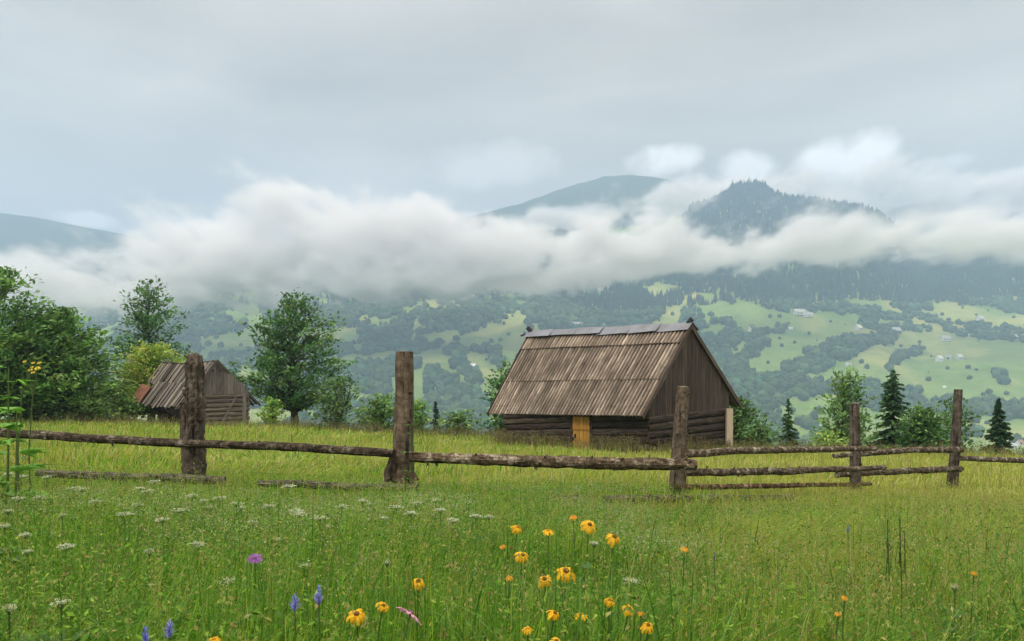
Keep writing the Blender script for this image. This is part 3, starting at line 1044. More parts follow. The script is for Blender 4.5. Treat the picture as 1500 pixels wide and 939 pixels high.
# the broken spur on the flank of the first post and stubs at the foot of the second
mb = MB()
a = at(270, 600, 8.27)
P, rr = log_tube(mb, [at(279, 690, 8.2) - Vector((0, 0, .2)), at(274, 640, 8.2), at(270, 612, 8.2), at(267, 590, 8.2)], [.075, .07, .055, .02], 9, .3, 5, (.8, .78, .75), 14)
o = mb.build('bark_spur', M['post'], fence); local(o, fence); o.parent = p1
mb = MB()
log_tube(mb, [at(572, 705, 7.42), at(571, 690, 7.42), at(576, 668, 7.42)], [.06, .055, .03], 9, .3, 15, (.75, .72, .7), 10)
log_tube(mb, [at(607, 706, 7.42), at(600, 690, 7.42)], [.06, .04], 8, .3, 25, (1.0, .85, .75), 8)
o = mb.build('bark_spur', M['post'], fence); local(o, fence); o.parent = p2


def rail(pts, rpx, seed, rough=.2, mat='rail', nk=8, wig=.012, col=(1, 1, 1), sub=50, label=None, root=fence, name='rail'):
    """pts: (photo x, photo y, distance); rpx: thickness in photo pixels along it"""
    P3 = [at(*p) for p in pts]
    rads = [w_ / F * p[2] / 2 for w_, p in zip(rpx, pts)]
    mb = MB()
    P, rr = log_tube(mb, P3, rads, 12, rough, seed, col, sub, wig)
    knots(mb, P, rr, nk, seed + 3)
    o = mb.build(name, M[mat], root); local(o, root)
    if label: o['label'] = label
    return o


rail([(-60, 630, 8.75), (30, 636, 8.6), (150, 643, 8.4), (285, 650, 8.12), (430, 655, 7.75), (578, 664, 7.32)], [15, 13, 13, 12, 13, 12], 61, .16, 'rail', 14, .012, (.62, .6, .58), 80, 'long dark rail')
rail([(600, 669, 7.32), (700, 673, 7.35), (800, 676, 7.4), (900, 679, 7.5), (1018, 681, 7.75)], [15, 17, 18, 18, 17], 71, .16, 'rail', 16, .008, (1.12, 1.05, .98), 70, 'thick pale rail with lichen')
rail([(1000, 665, 7.95), (1060, 661, 8.3), (1160, 659, 9.2), (1282, 657, 10.35)], [12, 11, 9.5, 6.5], 81, .14, 'rail', 8, .01, (1.15, 1.12, 1.1))
rail([(1222, 668, 10.3), (1270, 664, 10.7), (1340, 659, 11.5), (1408, 659, 12.3)], [7, 8.5, 8.5, 9], 91, .15, 'rail', 5, .01, (1.05, 1.03, 1.0))
rail([(1406, 671, 12.4), (1450, 673, 13), (1580, 677, 14.6)], [8, 8, 7.5], 101, .14, 'rail', 4, .008, (1.1, 1.08, 1.05), 36)
rail([(1003, 692, 7.95), (1060, 692, 8.3), (1150, 690, 9.1), (1296, 685, 10.4)], [11, 11, 10.5, 7], 111, .22, 'rail', 12, .01, (1.0, .98, .94))
rail([(1226, 695, 10.35), (1290, 692, 10.9), (1350, 689, 11.5), (1408, 687, 12.3)], [9, 9, 9, 8.5], 121, .34, 'rail', 12, .015, (.9, .88, .82), 40)
rail([(990, 713, 7.9), (1060, 713, 8.3), (1160, 711, 9.2), (1275, 709, 10.4)], [8, 8, 7, 5.5], 131, .2, 'rail', 10, .012, (1.1, .85, .7), 50, 'thin reddish lower rail')


def fallen(pts, rpx, seed, label, col=(1, 1, 1), mat='greyrail'):
    root = rail(pts, rpx, seed, .26, mat, 8, .02, col, 46, None, None, 'fallen_pole') if False else None
    P3 = [at(*p) - Vector((0, 0, .055)) for p in pts]
    c = sum(P3, Vector()) / len(P3)
    mb = MB()
    rads = [w_ / F * p[2] / 2 for w_, p in zip(rpx, pts)]
    P, rr = log_tube(mb, P3, rads, 12, .28, seed, col, 50, .02)
    knots(mb, P, rr, 10, seed + 3)
    o = mb.build('fallen_pole', M[mat])
    V = np.empty(len(o.data.vertices) * 3, np.float32); o.data.vertices.foreach_get('co', V)
    V = V.reshape(-1, 3) - np.array(c, np.float32); o.data.vertices.foreach_set('co', V.ravel())
    o.location = c
    tag(o, label, 'pole', 'old poles lying in the grass under the fence')


fallen([(55, 685, 7.95), (150, 690, 7.9), (240, 692, 7.85), (330, 697, 7.8)], [10, 12, 13, 12], 141, 'grey mossy pole lying in the grass left of the ragged post', (.62, .60, .52))
fallen([(378, 700, 7.35), (450, 703, 7.3), (530, 705, 7.25), (612, 706, 7.2)], [9, 12, 11, 12], 151, 'grey pole in the grass ending at the flat-topped post', (.66, .63, .55))
fallen([(626, 726, 7.05), (700, 727, 7.0), (780, 727, 7.0), (850, 723, 7.0)], [11, 13, 13, 12], 161, 'brown rotten pole in the grass below the thick pale rail', (.62, .54, .45))
fallen([(884, 723, 7.1), (960, 724, 7.2), (1060, 722, 7.5), (1160, 722, 7.9)], [12, 13, 11, 8], 171, 'dark mossy pole in the grass at the foot of the leaning post', (.58, .56, .46))


# ------------------------------------------------------------------ trees
def leaves(C, out, size, spread_up=.6, tint=None, asp=.55):
    """rhombus leaves at centres C (n,3), long axis near out (n,3)"""
    n = len(C)
    a = out + rng.normal(0, .45, (n, 3)); a /= np.linalg.norm(a, axis=1)[:, None]
    up = np.array([0, 0, 1.0]) * spread_up + rng.normal(0, .55, (n, 3))
    b = np.cross(up, a); b /= np.maximum(np.linalg.norm(b, axis=1), 1e-6)[:, None]
    s = size * rng.uniform(.6, 1.35, (n, 1))
    nn = np.cross(a, b)
    V = np.stack([C - a * s, C + b * s * asp + nn * s * .12, C + a * s, C - b * s * asp + nn * s * .12], 1).reshape(-1, 3)
    return V


LEAFGAIN = 2.5


def tree(name, label, cat, px, Ybase, ytop, prof, kind='broad', nspray=260, nleaf=26, lsize=.11, colr=(.055, .10, .028), var=.25, group=None, trunk=.16, seed=1, basey=None, lean=0., spray=.42, stems=1, flat=.55, sides=None):
    """prof: (height fraction, half width in photo px at that height)"""
    rs = np.random.default_rng(seed)
    x0 = (px - HX) / F * Ybase
    zb = gz(x0, Ybase) if basey is None else -(basey - HY) / F * Ybase
    ztop = -(ytop - HY) / F * Ybase
    H = ztop - zb
    m = Ybase / F
    hf = np.array([p[0] for p in prof]); rw = np.array([p[1] for p in prof]) * m
    root = empty(name, (x0, Ybase, zb))
    tag(root, label, cat, group)
    tb = MB()
    tops = []
    for k in range(stems):
        dx = lean * H + (0 if stems == 1 else rs.normal(0, .12 * H)); dy = 0 if stems == 1 else rs.normal(0, .1 * H)
        hh = .97 if stems == 1 else rs.uniform(.65, .95)
        pts = [(rs.normal(0, .02 * H) * (t > 0) + dx * t ** 1.3, dy * t ** 1.3 + rs.normal(0, .015 * H) * (t > 0), H * t * hh - (.8 if t == 0 else 0)) for t in np.linspace(0, 1, 7)]
        tb.tube(pts, [trunk * (1 - .92 * t) * (1.25 if t == 0 else 1) + .008 for t in np.linspace(0, 1, 7)], 7, (1, 1, 1), .15, seed + k)
        tops.append(np.array(pts))
    Vs = []; Cs = []
    w_ = np.interp(np.linspace(hf[0], hf[-1], 200), hf, rw) + .04 * H * .1
    hs = np.linspace(hf[0], hf[-1], 200)
    for s in range(nspray):
        h = rs.choice(hs, p=w_ / w_.sum())
        r = np.interp(h, hf, rw)
        az = rs.uniform(0, 2 * math.pi)
        r *= .62 + .76 * (.5 + mnoise.noise(Vector((math.cos(az) * 1.5 + seed * 3.3, math.sin(az) * 1.5, h * 4.5))) * .9)
        f = min(1.0, rs.uniform(.12, 1) ** .55) * rs.uniform(.82, 1.12)
        st = tops[rs.integers(stems)]
        stem_at = lambda q: np.array([np.interp(q, st[:, 2] / H, st[:, i]) for i in range(3)])
        hb = max(h - rs.uniform(.10, .24) * (.4 + f) * (1 if kind != 'droop' else -.1), .06)
        b0 = stem_at(hb)
        c_ax = np.array([lean * H * h, 0, 0])
        tip = np.array([math.cos(az) * r * f, math.sin(az) * r * f, H * h]) + c_ax
        o = tip - b0; ol = np.linalg.norm(o); o = o / max(ol, 1e-6)
        mid = (b0 + tip) / 2 + np.array([0, 0, .06 * ol if kind != 'droop' else .10 * ol])
        if s % 3 == 0 or f > .9:
            tb.tube([b0, mid, tip], [trunk * .25 * (1 - h) + .018, .014, .006], 4, (.9, .9, .9))
        k = max(4, int(nleaf * .82 * rs.uniform(.4, 1.6)))
        along = rs.normal(0, spray, k) - .15
        lat = rs.normal(0, spray * .6, (k, 3)); lat[:, 2] *= flat
        if kind == 'droop': lat[:, 2] -= np.abs(along) * .25
        hor = np.array([o[0], o[1], o[2] * .45])
        C = tip + hor * along[:, None] + lat
        C[:, 2] = np.maximum(C[:, 2], .15)
        Vs.append(leaves(C, np.tile(hor, (k, 1)), lsize * 1.12, .9 if flat < .8 else .4))
        base = np.array(colr) * np.array([1.18, 1.06, .92]) * LEAFGAIN * np.exp(rs.normal(0, var * 1.3)) * np.array([1 + rs.normal(0, .10), 1, 1 + rs.normal(0, .1)])
        cc = base * (1 + rs.normal(0, var, (k, 1)))
        Cs.append(np.repeat(np.clip(cc, .008, .5), 4, axis=0))
    V = np.concatenate(Vs); C = np.concatenate(Cs)
    n = len(V) // 4
    build('crown', V, np.arange(len(V)), np.full(n, 4), M['leaf'], root, C)
    tb.build('trunk', M['bark'], root, smooth=True)
    return root


def conifer(name, label, px, Ybase, ytop, half, basey=None, seed=1, colr=(.022, .045, .02), group=None, whorls=30, dens=1.0, droop=.25, cat='tree', gap=0., prof=None):
    rs = np.random.default_rng(seed)
    x0 = (px - HX) / F * Ybase
    zb = gz(x0, Ybase) if basey is None else -(basey - HY) / F * Ybase
    ztop = -(ytop - HY) / F * Ybase
    H = ztop - zb; m = Ybase / F
    root = empty(name, (x0, Ybase, zb)); tag(root, label, cat, group)
    tb = MB()
    tb.tube([(0, 0, -.3), (0, 0, H * .5), (.02 * H * .3, 0, H)], [.022 * H + .03, .013 * H + .02, .01], 7)
    Vs = []; Cs = []
    for w_ in range(whorls):
        h = .05 + .94 * (w_ / (whorls - 1)) ** .92
        r = half * m * ((1 - h) ** .85 * 1.0 + .03) if prof is None else np.interp(h, [p[0] for p in prof], [p[1] for p in prof]) * m
        nb = rs.integers(6, 10)
        for b in range(nb):
            if rs.random() < gap: continue
            az = rs.uniform(0, 2 * math.pi); rr = r * rs.uniform(.62, 1.15)
            dirv = np.array([math.cos(az), math.sin(az), 0])
            z0 = H * h + rs.normal(0, .012 * H)
            tipz = z0 - droop * rr + .12 * rr
            if rr > .25: tb.tube([(0, 0, z0), tuple(dirv * rr * .6 + np.array([0, 0, z0 - droop * rr * .75])), tuple(dirv * rr * .95 + np.array([0, 0, tipz]))], [.02 + .006 * rr, .012, .005], 3, (.8, .8, .8))
            k = max(5, int(rr * 34 * dens))
            t = rs.uniform(.12, 1.03, k)
            side = np.array([-dirv[1], dirv[0], 0])
            C = dirv * (t * rr)[:, None] + side * (rs.normal(0, .16, k) * rr * (1.1 - t) * 1.0)[:, None]
            C[:, 2] += z0 - droop * rr * (1.25 * t - .35 * t ** 3) - np.abs(rs.normal(0, .05, k))
            out = np.tile(dirv, (k, 1)) + side * rs.normal(0, .6, (k, 1)); out[:, 2] -= .25
            Vs.append(leaves(C, out, .085 + .02 * rr, .8, asp=.42))
            cc = np.array(colr) * 1.7 * (1 + rs.normal(0, .22)) * (1 + rs.normal(0, .2, (k, 1)))
            tipc = np.array(colr) * np.array([2.6, 2.6, 1.9])
            cc = np.where((t > .85)[:, None] & (rs.random((k, 1)) < .5), tipc, cc)
            Cs.append(np.repeat(np.clip(cc, .006, .4), 4, axis=0))
    V = np.concatenate(Vs); C = np.concatenate(Cs)
    build('crown', V, np.arange(len(V)), np.full(len(V) // 4, 4), M['needle'], root, C)
    tb.build('trunk', M['bark'], root, smooth=True)
    return root


GRN = (.050, .098, .026)
DGR = (.030, .066, .022)
# left thicket: several crowns
tree('broadleaf_tree', 'big dark green tree with sparse top at the left edge', 'tree', -12, 40, 392, [(.12, 70), (.3, 105), (.55, 92), (.75, 72), (.9, 50), (1, 16)], nspray=450, nleaf=28, lsize=.13, colr=(.045, .098, .026), seed=3, trunk=.2)
tree('broadleaf_tree', 'broad leafy tree in front of the left thicket, beside the grey barn', 'tree', 88, 43, 455, [(.06, 52), (.25, 78), (.5, 76), (.72, 60), (.9, 38), (1, 12)], nspray=500, nleaf=28, lsize=.13, colr=(.048, .105, .026), seed=5, trunk=.18)
tree('broadleaf_tree', 'low dark leafy tree between the left edge and the broad leafy tree', 'tree', 42, 46, 470, [(.1, 60), (.3, 70), (.6, 60), (.9, 36), (1, 10)], nspray=340, nleaf=28, lsize=.12, colr=(.028, .062, .02), seed=8, trunk=.15)
tree('beech_tree', 'airy upright tree with layered branches behind the grey barn', 'tree', 217, 52, 411, [(.1, 34), (.3, 58), (.42, 60), (.6, 46), (.78, 36), (.9, 26), (1, 7)], nspray=300, nleaf=26, lsize=.125, colr=(.036, .080, .030), seed=13, trunk=.15, spray=.45, flat=.35)
tree('oval_tree', 'tall dense oval tree right of the grey barn', 'tree', 433, 49.5, 428, [(.1, 46), (.2, 78), (.35, 84), (.5, 70), (.66, 62), (.8, 44), (.92, 24), (1, 7)], nspray=470, nleaf=27, lsize=.12, colr=(.034, .078, .025), seed=17, trunk=.24, basey=616, spray=.38)
tree('hedge_bush', 'bright green rounded bush rising behind the grey barn roof', 'bush', 226, 48.2, 506, [(0, 46), (.3, 60), (.6, 56), (.85, 40), (1, 20)], nspray=420, nleaf=34, lsize=.10, colr=(.12, .21, .035), seed=19, trunk=.06, stems=4, basey=610, spray=.35)
tree('hedge_bush', 'small green bush at the right foot of the grey barn', 'bush', 398, 42.5, 585, [(0, 16), (.5, 20), (1, 8)], nspray=60, nleaf=20, lsize=.09, colr=(.085, .17, .03), seed=21, trunk=.03, stems=3, spray=.2)
tree('hedge_bush', 'ragged bush with crossed bare stems right of the oval tree', 'bush', 495, 41, 552, [(0, 22), (.4, 34), (.75, 28), (1, 8)], nspray=95, nleaf=20, lsize=.10, colr=(.040, .082, .028), seed=23, trunk=.07, stems=4, lean=.05)
tree('hedge_bush', 'wide green bush at the meadow edge left of the flat-topped post', 'bush', 558, 41, 580, [(0, 24), (.5, 34), (.8, 24), (1, 8)], nspray=130, nleaf=22, lsize=.10, colr=(.06, .12, .04), seed=25, trunk=.05, stems=3, spray=.3)
tree('hedge_bush', 'leafy bush half hidden behind the flat-topped post', 'bush', 612, 40, 586, [(0, 14), (.5, 18), (.8, 12), (1, 5)], nspray=80, nleaf=22, lsize=.09, colr=(.07, .15, .04), seed=27, trunk=.05, stems=3, spray=.25)
conifer('young_spruce', 'tiny thin spruce between the flat-topped post and the hut', 638, 40, 588, 12, seed=29, whorls=14, gap=.3)
tree('hedge_bush', 'spreading low bush between the tiny spruce and the hut', 'bush', 668, 39, 602, [(0, 12), (.4, 24), (.8, 22), (1, 10)], nspray=60, nleaf=20, lsize=.10, colr=(.045, .09, .03), seed=31, trunk=.04, stems=4, spray=.35, flat=.3)
tree('broadleaf_tree', 'slim tree showing past the left end of the hut roof', 'tree', 742, 41, 531, [(.0, 16), (.3, 26), (.6, 26), (.85, 18), (1, 6)], nspray=150, nleaf=22, lsize=.11, colr=(.035, .085, .032), seed=33, trunk=.08, flat=.35)
tree('hedge_bush', 'dark low shrub at the left foot of the grey barn', 'bush', 178, 43.5, 578, [(0, 22), (.5, 24), (.85, 16), (1, 6)], nspray=110, nleaf=22, lsize=.1, colr=(.05, .095, .026), seed=52, trunk=.04, stems=3, spray=.3)
tree('hedge_bush', 'spreading shrub under the broad leafy tree', 'bush', 128, 41.5, 582, [(0, 34), (.5, 36), (.85, 22), (1, 8)], nspray=150, nleaf=22, lsize=.1, colr=(.045, .085, .026), seed=53, trunk=.04, stems=3, spray=.3)
tree('hedge_bush', 'shrub in the shade under the left edge trees', 'bush', 50, 40.5, 578, [(0, 40), (.5, 42), (.85, 26), (1, 8)], nspray=160, nleaf=22, lsize=.1, colr=(.038, .075, .024), seed=54, trunk=.04, stems=3, spray=.3)
# right of the hut
tree('broadleaf_tree', 'dark bushy tree behind the right corner of the hut', 'tree', 1082, 40, 588, [(0, 34), (.3, 40), (.6, 34), (.85, 22), (1, 8)], nspray=260, nleaf=26, lsize=.11, colr=(.035, .075, .028), seed=35, trunk=.1, stems=3)
tree('hedge_bush', 'low dark bush filling the gap right of the hut', 'bush', 1112, 38, 618, [(0, 20), (.5, 20), (.85, 12), (1, 5)], nspray=90, nleaf=22, lsize=.1, colr=(.038, .082, .03), seed=36, trunk=.05, stems=3)
conifer('young_spruce', 'thin sparse young spruce between the hut and the fourth post', 1155, 38, 584, 23, seed=37, whorls=20, gap=.25, droop=.3, colr=(.042, .085, .03), dens=1.6)
tree('beech_tree', 'light green young tree right behind the fourth post', 'tree', 1236, 38, 541, [(0, 34), (.25, 42), (.42, 34), (.6, 30), (.8, 22), (.92, 12), (1, 4)], nspray=190, nleaf=22, lsize=.11, colr=(.06, .115, .04), seed=39, trunk=.1, flat=.4, spray=.4)
tree('hedge_bush', 'yellow-green low bush left of the fourth post', 'bush', 1212, 36, 632, [(0, 22), (.5, 24), (1, 8)], nspray=80, nleaf=22, lsize=.09, colr=(.10, .19, .045), seed=41, trunk=.03, stems=3, spray=.25)
conifer('spruce_tree', 'broad shaggy conifer between the fourth and fifth posts', 1308, 39, 541, 44, seed=43, whorls=24, gap=.05, droop=.35, colr=(.036, .078, .028), prof=[(0, 44), (.25, 42), (.45, 30), (.55, 16), (.62, 24), (.8, 20), (.92, 12), (1, 2)], dens=2.2)
tree('hedge_bush', 'round dark green bush between shaggy conifer and fifth post', 'bush', 1352, 37, 598, [(0, 34), (.4, 38), (.7, 30), (.9, 18), (1, 8)], nspray=260, nleaf=26, lsize=.10, colr=(.034, .078, .024), seed=45, trunk=.06, stems=3, spray=.32)
tree('beech_tree', 'thin ragged tree behind the leaning fifth post', 'tree', 1398, 38, 588, [(.0, 24), (.3, 26), (.6, 20), (.85, 16), (1, 5)], nspray=90, nleaf=20, lsize=.11, colr=(.042, .085, .035), seed=47, trunk=.07, flat=.35)
conifer('spruce_tree', 'neat dark pointed spruce right of the fifth post', 1463, 39, 583, 31, seed=49, whorls=30, gap=.0, droop=.22, colr=(.026, .058, .026), dens=2.6)
tree('hedge_bush', 'small bush at the far right edge of the meadow', 'bush', 1510, 37, 660, [(0, 20), (.6, 16), (1, 5)], nspray=40, nleaf=18, lsize=.09, colr=(.05, .1, .03), seed=51, trunk=.03, stems=2)


# ------------------------------------------------------------------ far hillside: forest, lone trees, houses
def inpoly(px, py, poly):
    poly = np.asarray(poly, float)
    r = np.zeros(px.shape, bool)
    x1, y1 = poly[-1]
    for x2, y2 in poly:
        c = ((y1 > py) != (y2 > py)) & (px < (x2 - x1) * (py - y1) / (y2 - y1 + 1e-12) + x1)
        r ^= c
        x1, y1 = x2, y2
    return r


def strip(px, py, pts, w):
    d = np.full(px.shape, 1e9)
    for (x1, y1), (x2, y2) in zip(pts, pts[1:]):
        t = np.clip(((px - x1) * (x2 - x1) + (py - y1) * (y2 - y1)) / ((x2 - x1) ** 2 + (y2 - y1) ** 2), 0, 1)
        d = np.minimum(d, np.hypot(px - x1 - t * (x2 - x1), (py - y1 - t * (y2 - y1)) * 1.6))
    return d < w


def forest_density(X, Y, Z):
    px = HX + F * X / Y; py = HY - F * Z / Y
    jx = px + (fbm(N1, px / 22, py / 12, 3) - .5) * 34
    jy = py + (fbm(N2, px / 22 + 7, py / 12 + 3, 3) - .5) * 20
    d = np.full(X.shape, .60)
    n = fbm(N3, X / 120, Y / 160, 3)
    d = np.where(n > .5, .85, .12)                                                # unknown ground: groves and pasture
    S = lambda v, m: np.where(m, v, d)
    # upper slopes all forest
    d = S(.97, jy < 428)
    d = S(.10, inpoly(jx, jy, [(860, 340), (1000, 305), (1010, 350), (960, 372), (900, 380)]))
    d = S(.5, inpoly(jx, jy, [(900, 372), (960, 365), (985, 400), (940, 405)]))
    # left half
    left = jx < 770
    d = S(.74, left & (jy >= 428) & (jy < 474))
    d = S(.52, left & (jx < 520) & (jy >= 460) & (jy < 600))
    d = S(.46, left & (jx >= 520) & (jy >= 470) & (jy < 520))
    d = S(.03, inpoly(jx, jy, [(728, 468), (766, 456), (772, 492), (748, 560), (722, 612), (690, 606), (708, 560), (650, 545), (616, 592), (560, 592), (540, 572), (566, 548), (602, 524), (640, 512), (684, 492)]))
    d = S(.05, inpoly(jx, jy, [(330, 490), (400, 470), (400, 500), (345, 520)]))
    d = S(.06, inpoly(jx, jy, [(596, 470), (612, 470), (618, 500), (606, 505)]))
    d = S(.06, inpoly(jx, jy, [(655, 478), (672, 476), (676, 490), (660, 494)]))
    for cx, cy, rx, ry in ((668, 518, 15, 12), (676, 540, 16, 10), (655, 560, 15, 13), (690, 552, 14, 10), (678, 578, 24, 9), (690, 592, 26, 9), (660, 604, 24, 12), (725, 524, 5, 13), (712, 514, 18, 5), (575, 547, 9, 8), (628, 566, 9, 22), (634, 546, 12, 8), (600, 535, 14, 8), (555, 560, 18, 24), (730, 535, 5, 8), (704, 590, 18, 8)):
        d = S(.98, ((px - cx) / rx) ** 2 + ((py - cy) / ry) ** 2 < 1)
    d = S(.62, left & (jy > 596) & (jx > 600) & (jx < 705))
    # middle, above the hut's ridge
    mid = (jx >= 770) & (jx < 1000)
    d = S(.95, mid & (jy >= 418) & (jy < 486))
    d = S(.25, strip(px, py, [(850, 428), (905, 432)], 5))
    d = S(.06, inpoly(jx, jy, [(936, 420), (965, 414), (1000, 418), (1000, 428), (950, 440)]))
    d = S(.04, inpoly(jx, jy, [(935, 480), (968, 456), (1000, 444), (1012, 452), (990, 476), (1000, 492), (950, 492)]))
    # right part
    r = jx >= 1000
    d = S(.03, r & (jy >= 432))
    d = S(.97, r & (jy < np.interp(px, [1000, 1062, 1100, 1165, 1250, 1340, 1400, 1440, 1470, 1500], [428, 430, 440, 447, 440, 452, 442, 446, 456, 464])))
    d = S(.55, inpoly(jx, jy, [(1000, 436), (1062, 432), (1082, 462), (1086, 500), (1060, 514), (1020, 500), (1000, 470)]))
    d = S(.97, strip(jx, jy, [(1085, 436), (1160, 452), (1240, 458), (1330, 464), (1400, 476), (1460, 486), (1520, 492)], 8))
    d = S(.97, strip(jx, jy, [(1005, 458), (1050, 468), (1078, 480), (1070, 505)], 9) & (N1(px / 9, py / 6) > .35))
    d = S(.97, strip(jx, jy, [(1100, 500), (1110, 492), (1140, 484)], 9))
    d = S(.97, strip(jx, jy, [(1045, 512), (1075, 530), (1095, 520), (1112, 508)], 11))
    d = S(.98, strip(jx, jy, [(1050, 525), (1075, 555), (1100, 566)], 26))
    d = S(.98, strip(jx, jy, [(1095, 575), (1140, 566), (1170, 548), (1200, 528), (1255, 506)], 19))
    d = S(.92, strip(jx, jy, [(1060, 590), (1120, 596), (1170, 582), (1210, 566)], 14))
    d = S(.05, inpoly(jx, jy, [(1100, 552), (1136, 556), (1150, 548), (1205, 515), (1200, 508), (1160, 540), (1130, 548)]) & False)
    d = S(.5, (jx > 1040) & (jx < 1200) & (jy > 606))
    d = S(.97, strip(px, py, [(1255, 500), (1295, 500), (1300, 496)], 11))
    d = S(.9, strip(px, py, [(1262, 470), (1290, 484), (1330, 480), (1355, 484)], 7))
    d = S(.9, strip(px, py, [(1390, 486), (1410, 490)], 5) | strip(px, py, [(1425, 490), (1455, 496)], 6) | strip(px, py, [(1470, 496), (1500, 498)], 7))
    d = S(.85, strip(px, py, [(1305, 540), (1315, 524), (1350, 516)], 7))
    d = S(.8, strip(px, py, [(1465, 548), (1470, 560)], 7))
    d = S(.95, (jx > 1235) & (jy > 566) & (jy < 600) & (jx < 1345))
    d = S(.95, strip(jx, jy, [(1320, 596), (1420, 600), (1520, 604)], 17))
    d = S(.35, (jx > 1330) & (jy > 622))
    g_ = fbm(N4, X / 75 + 5, Y / 95 + 2, 3)
    d = np.where((d > .2) & (d < .85), .03 + .94 * sstep(-.085, .085, g_ - .5 - (.5 - d) * .42), d)
    d = np.where((px < -150) | (px > 1650) | ((py > 650)), np.where(n > .5, .85, .1), d)
    return d, px, py


# template crowns (a few dozen faces each)
def crown_template(kind, seed):
    rs = np.random.default_rng(seed)
    if kind == 'round':
        bm = bmesh.new(); bmesh.ops.create_icosphere(bm, subdivisions=2, radius=1)
        V = np.array([v.co[:] for v in bm.verts]); Fc = np.array([[v.index for v in f.verts] for f in bm.faces]); bm.free()
        ph = rs.uniform(0, 50, 3)
        k = np.array([1 + .42 * mnoise.noise(Vector(v * 1.7 + ph)) + .25 * mnoise.noise(Vector(v * 3.6 + ph)) for v in V])
        V = V * k[:, None]
        V[:, 2] = V[:, 2] * 1.05 + .85
        return V * np.array([.55, .55, .52]), Fc
    V = []; Fc = []
    n = 7
    z = [0.04, .30, .26, .60, .56, 1.0]; r = [.22, .10, .17, .055, .10, 0.0]
    for a in range(3):
        b = len(V)
        for k in range(n):
            th = 2 * math.pi * k / n + a * .5
            q = r[2 * a] * rs.uniform(.7, 1.3)
            V.append((math.cos(th) * q, math.sin(th) * q, z[2 * a] + rs.uniform(-.04, .02)))
        V.append((0, 0, (z[2 * a + 1] + .22) if a < 2 else 1.0))
        for k in range(n): Fc.append((b + k, b + (k + 1) % n, b + n))
    return np.array(V), np.array(Fc)


ROUND = [crown_template('round', k) for k in range(6)]
CONE = [crown_template('cone', k + 20) for k in range(5)]


def scatter():
    n = 350000
    Yc = np.sqrt(rng.uniform(840 ** 2, 2400 ** 2, n)); u = rng.uniform(-1.05, 1.05, n)
    X = u * Yc; Z = zt(X, Yc)
    d, px, py = forest_density(X, Yc, Z)
    area = (2400 ** 2 - 840 ** 2) * 1.05 / n           # m2 per candidate
    conf = (fbm(N4, X / 260 + 1, Yc / 260, 3) * .55 + sstep(500, 400, py) * .62 + sstep(470, 560, py) * -.25) > .60
    need = np.where(conf, 44., 52.)                    # m2 per tree in closed forest
    keep = rng.random(n) < d * area / need * np.where(d < .2, .28, 1.0)
    vis = (px > -260) & (px < 1760)
    keep &= vis | (rng.random(n) < .35)
    X, Yc, Z, d, conf, px, py = (a[keep] for a in (X, Yc, Z, d, conf, px, py))
    lone = (d < .2) & (px > 380) & (px < 1500) & (py > 400)
    print('forest trees', (~lone).sum(), 'lone', lone.sum())
    Vs = []; Fs = []; Cs = []; off = 0
    idx = np.where(~lone)[0]
    var = rng.integers(0, 30, len(X))
    for kind, T in ((True, CONE), (False, ROUND)):
        for k, (V0, F0) in enumerate(T):
            sel = idx[(conf[idx] == kind) & (var[idx] % len(T) == k)]
            if len(sel) == 0: continue
            m = len(sel)
            th = rng.uniform(0, 2 * math.pi, m); c, s = np.cos(th), np.sin(th)
            if kind:
                hgt = rng.uniform(13, 23, m); wid = hgt * rng.uniform(.9, 1.15, m)
            else:
                hgt = 5.5 + 10 * rng.random(m) ** 1.4; wid = hgt * rng.uniform(.75, 1.25, m)
            x = (V0[None, :, 0] * c[:, None] - V0[None, :, 1] * s[:, None]) * wid[:, None] + X[sel][:, None]
            y = (V0[None, :, 0] * s[:, None] + V0[None, :, 1] * c[:, None]) * wid[:, None] + Yc[sel][:, None]
            z = V0[None, :, 2] * hgt[:, None] + (Z[sel] - .6)[:, None]
            Vs.append(np.stack([x, y, z], -1).reshape(-1, 3))
            Fs.append((F0[None] + (np.arange(m) * len(V0))[:, None, None]).reshape(-1, 3) + off)
            base = np.array([.018, .036, .022]) if kind else np.array([.044, .080, .030])
            cc = base * np.exp(rng.normal(0, .34, (m, 1))) * (1 + np.array([.15, 0, -.1]) * rng.normal(0, 1, (m, 1)))
            Cs.append(np.repeat(np.clip(cc, .006, .3), len(V0), axis=0))
            off += m * len(V0)
    Fv = np.concatenate(Fs)
    o = build('forest', np.concatenate(Vs), Fv.ravel(), np.full(len(Fv), 3), M['needle'], col=np.concatenate(Cs))
    tag(o, 'blue-green forest covering the far mountainside', 'forest', kind='stuff')
    return X[lone], Yc[lone], Z[lone]


LX, LY, LZ = scatter()


def far_tree_master(V0, F0, colr, hgt, name):
    V = V0 * hgt
    c = np.tile(np.array(colr), (len(V), 1))
    o = build(name, V, F0.ravel(), np.full(len(F0), 3), M['needle'], col=c)
    return o


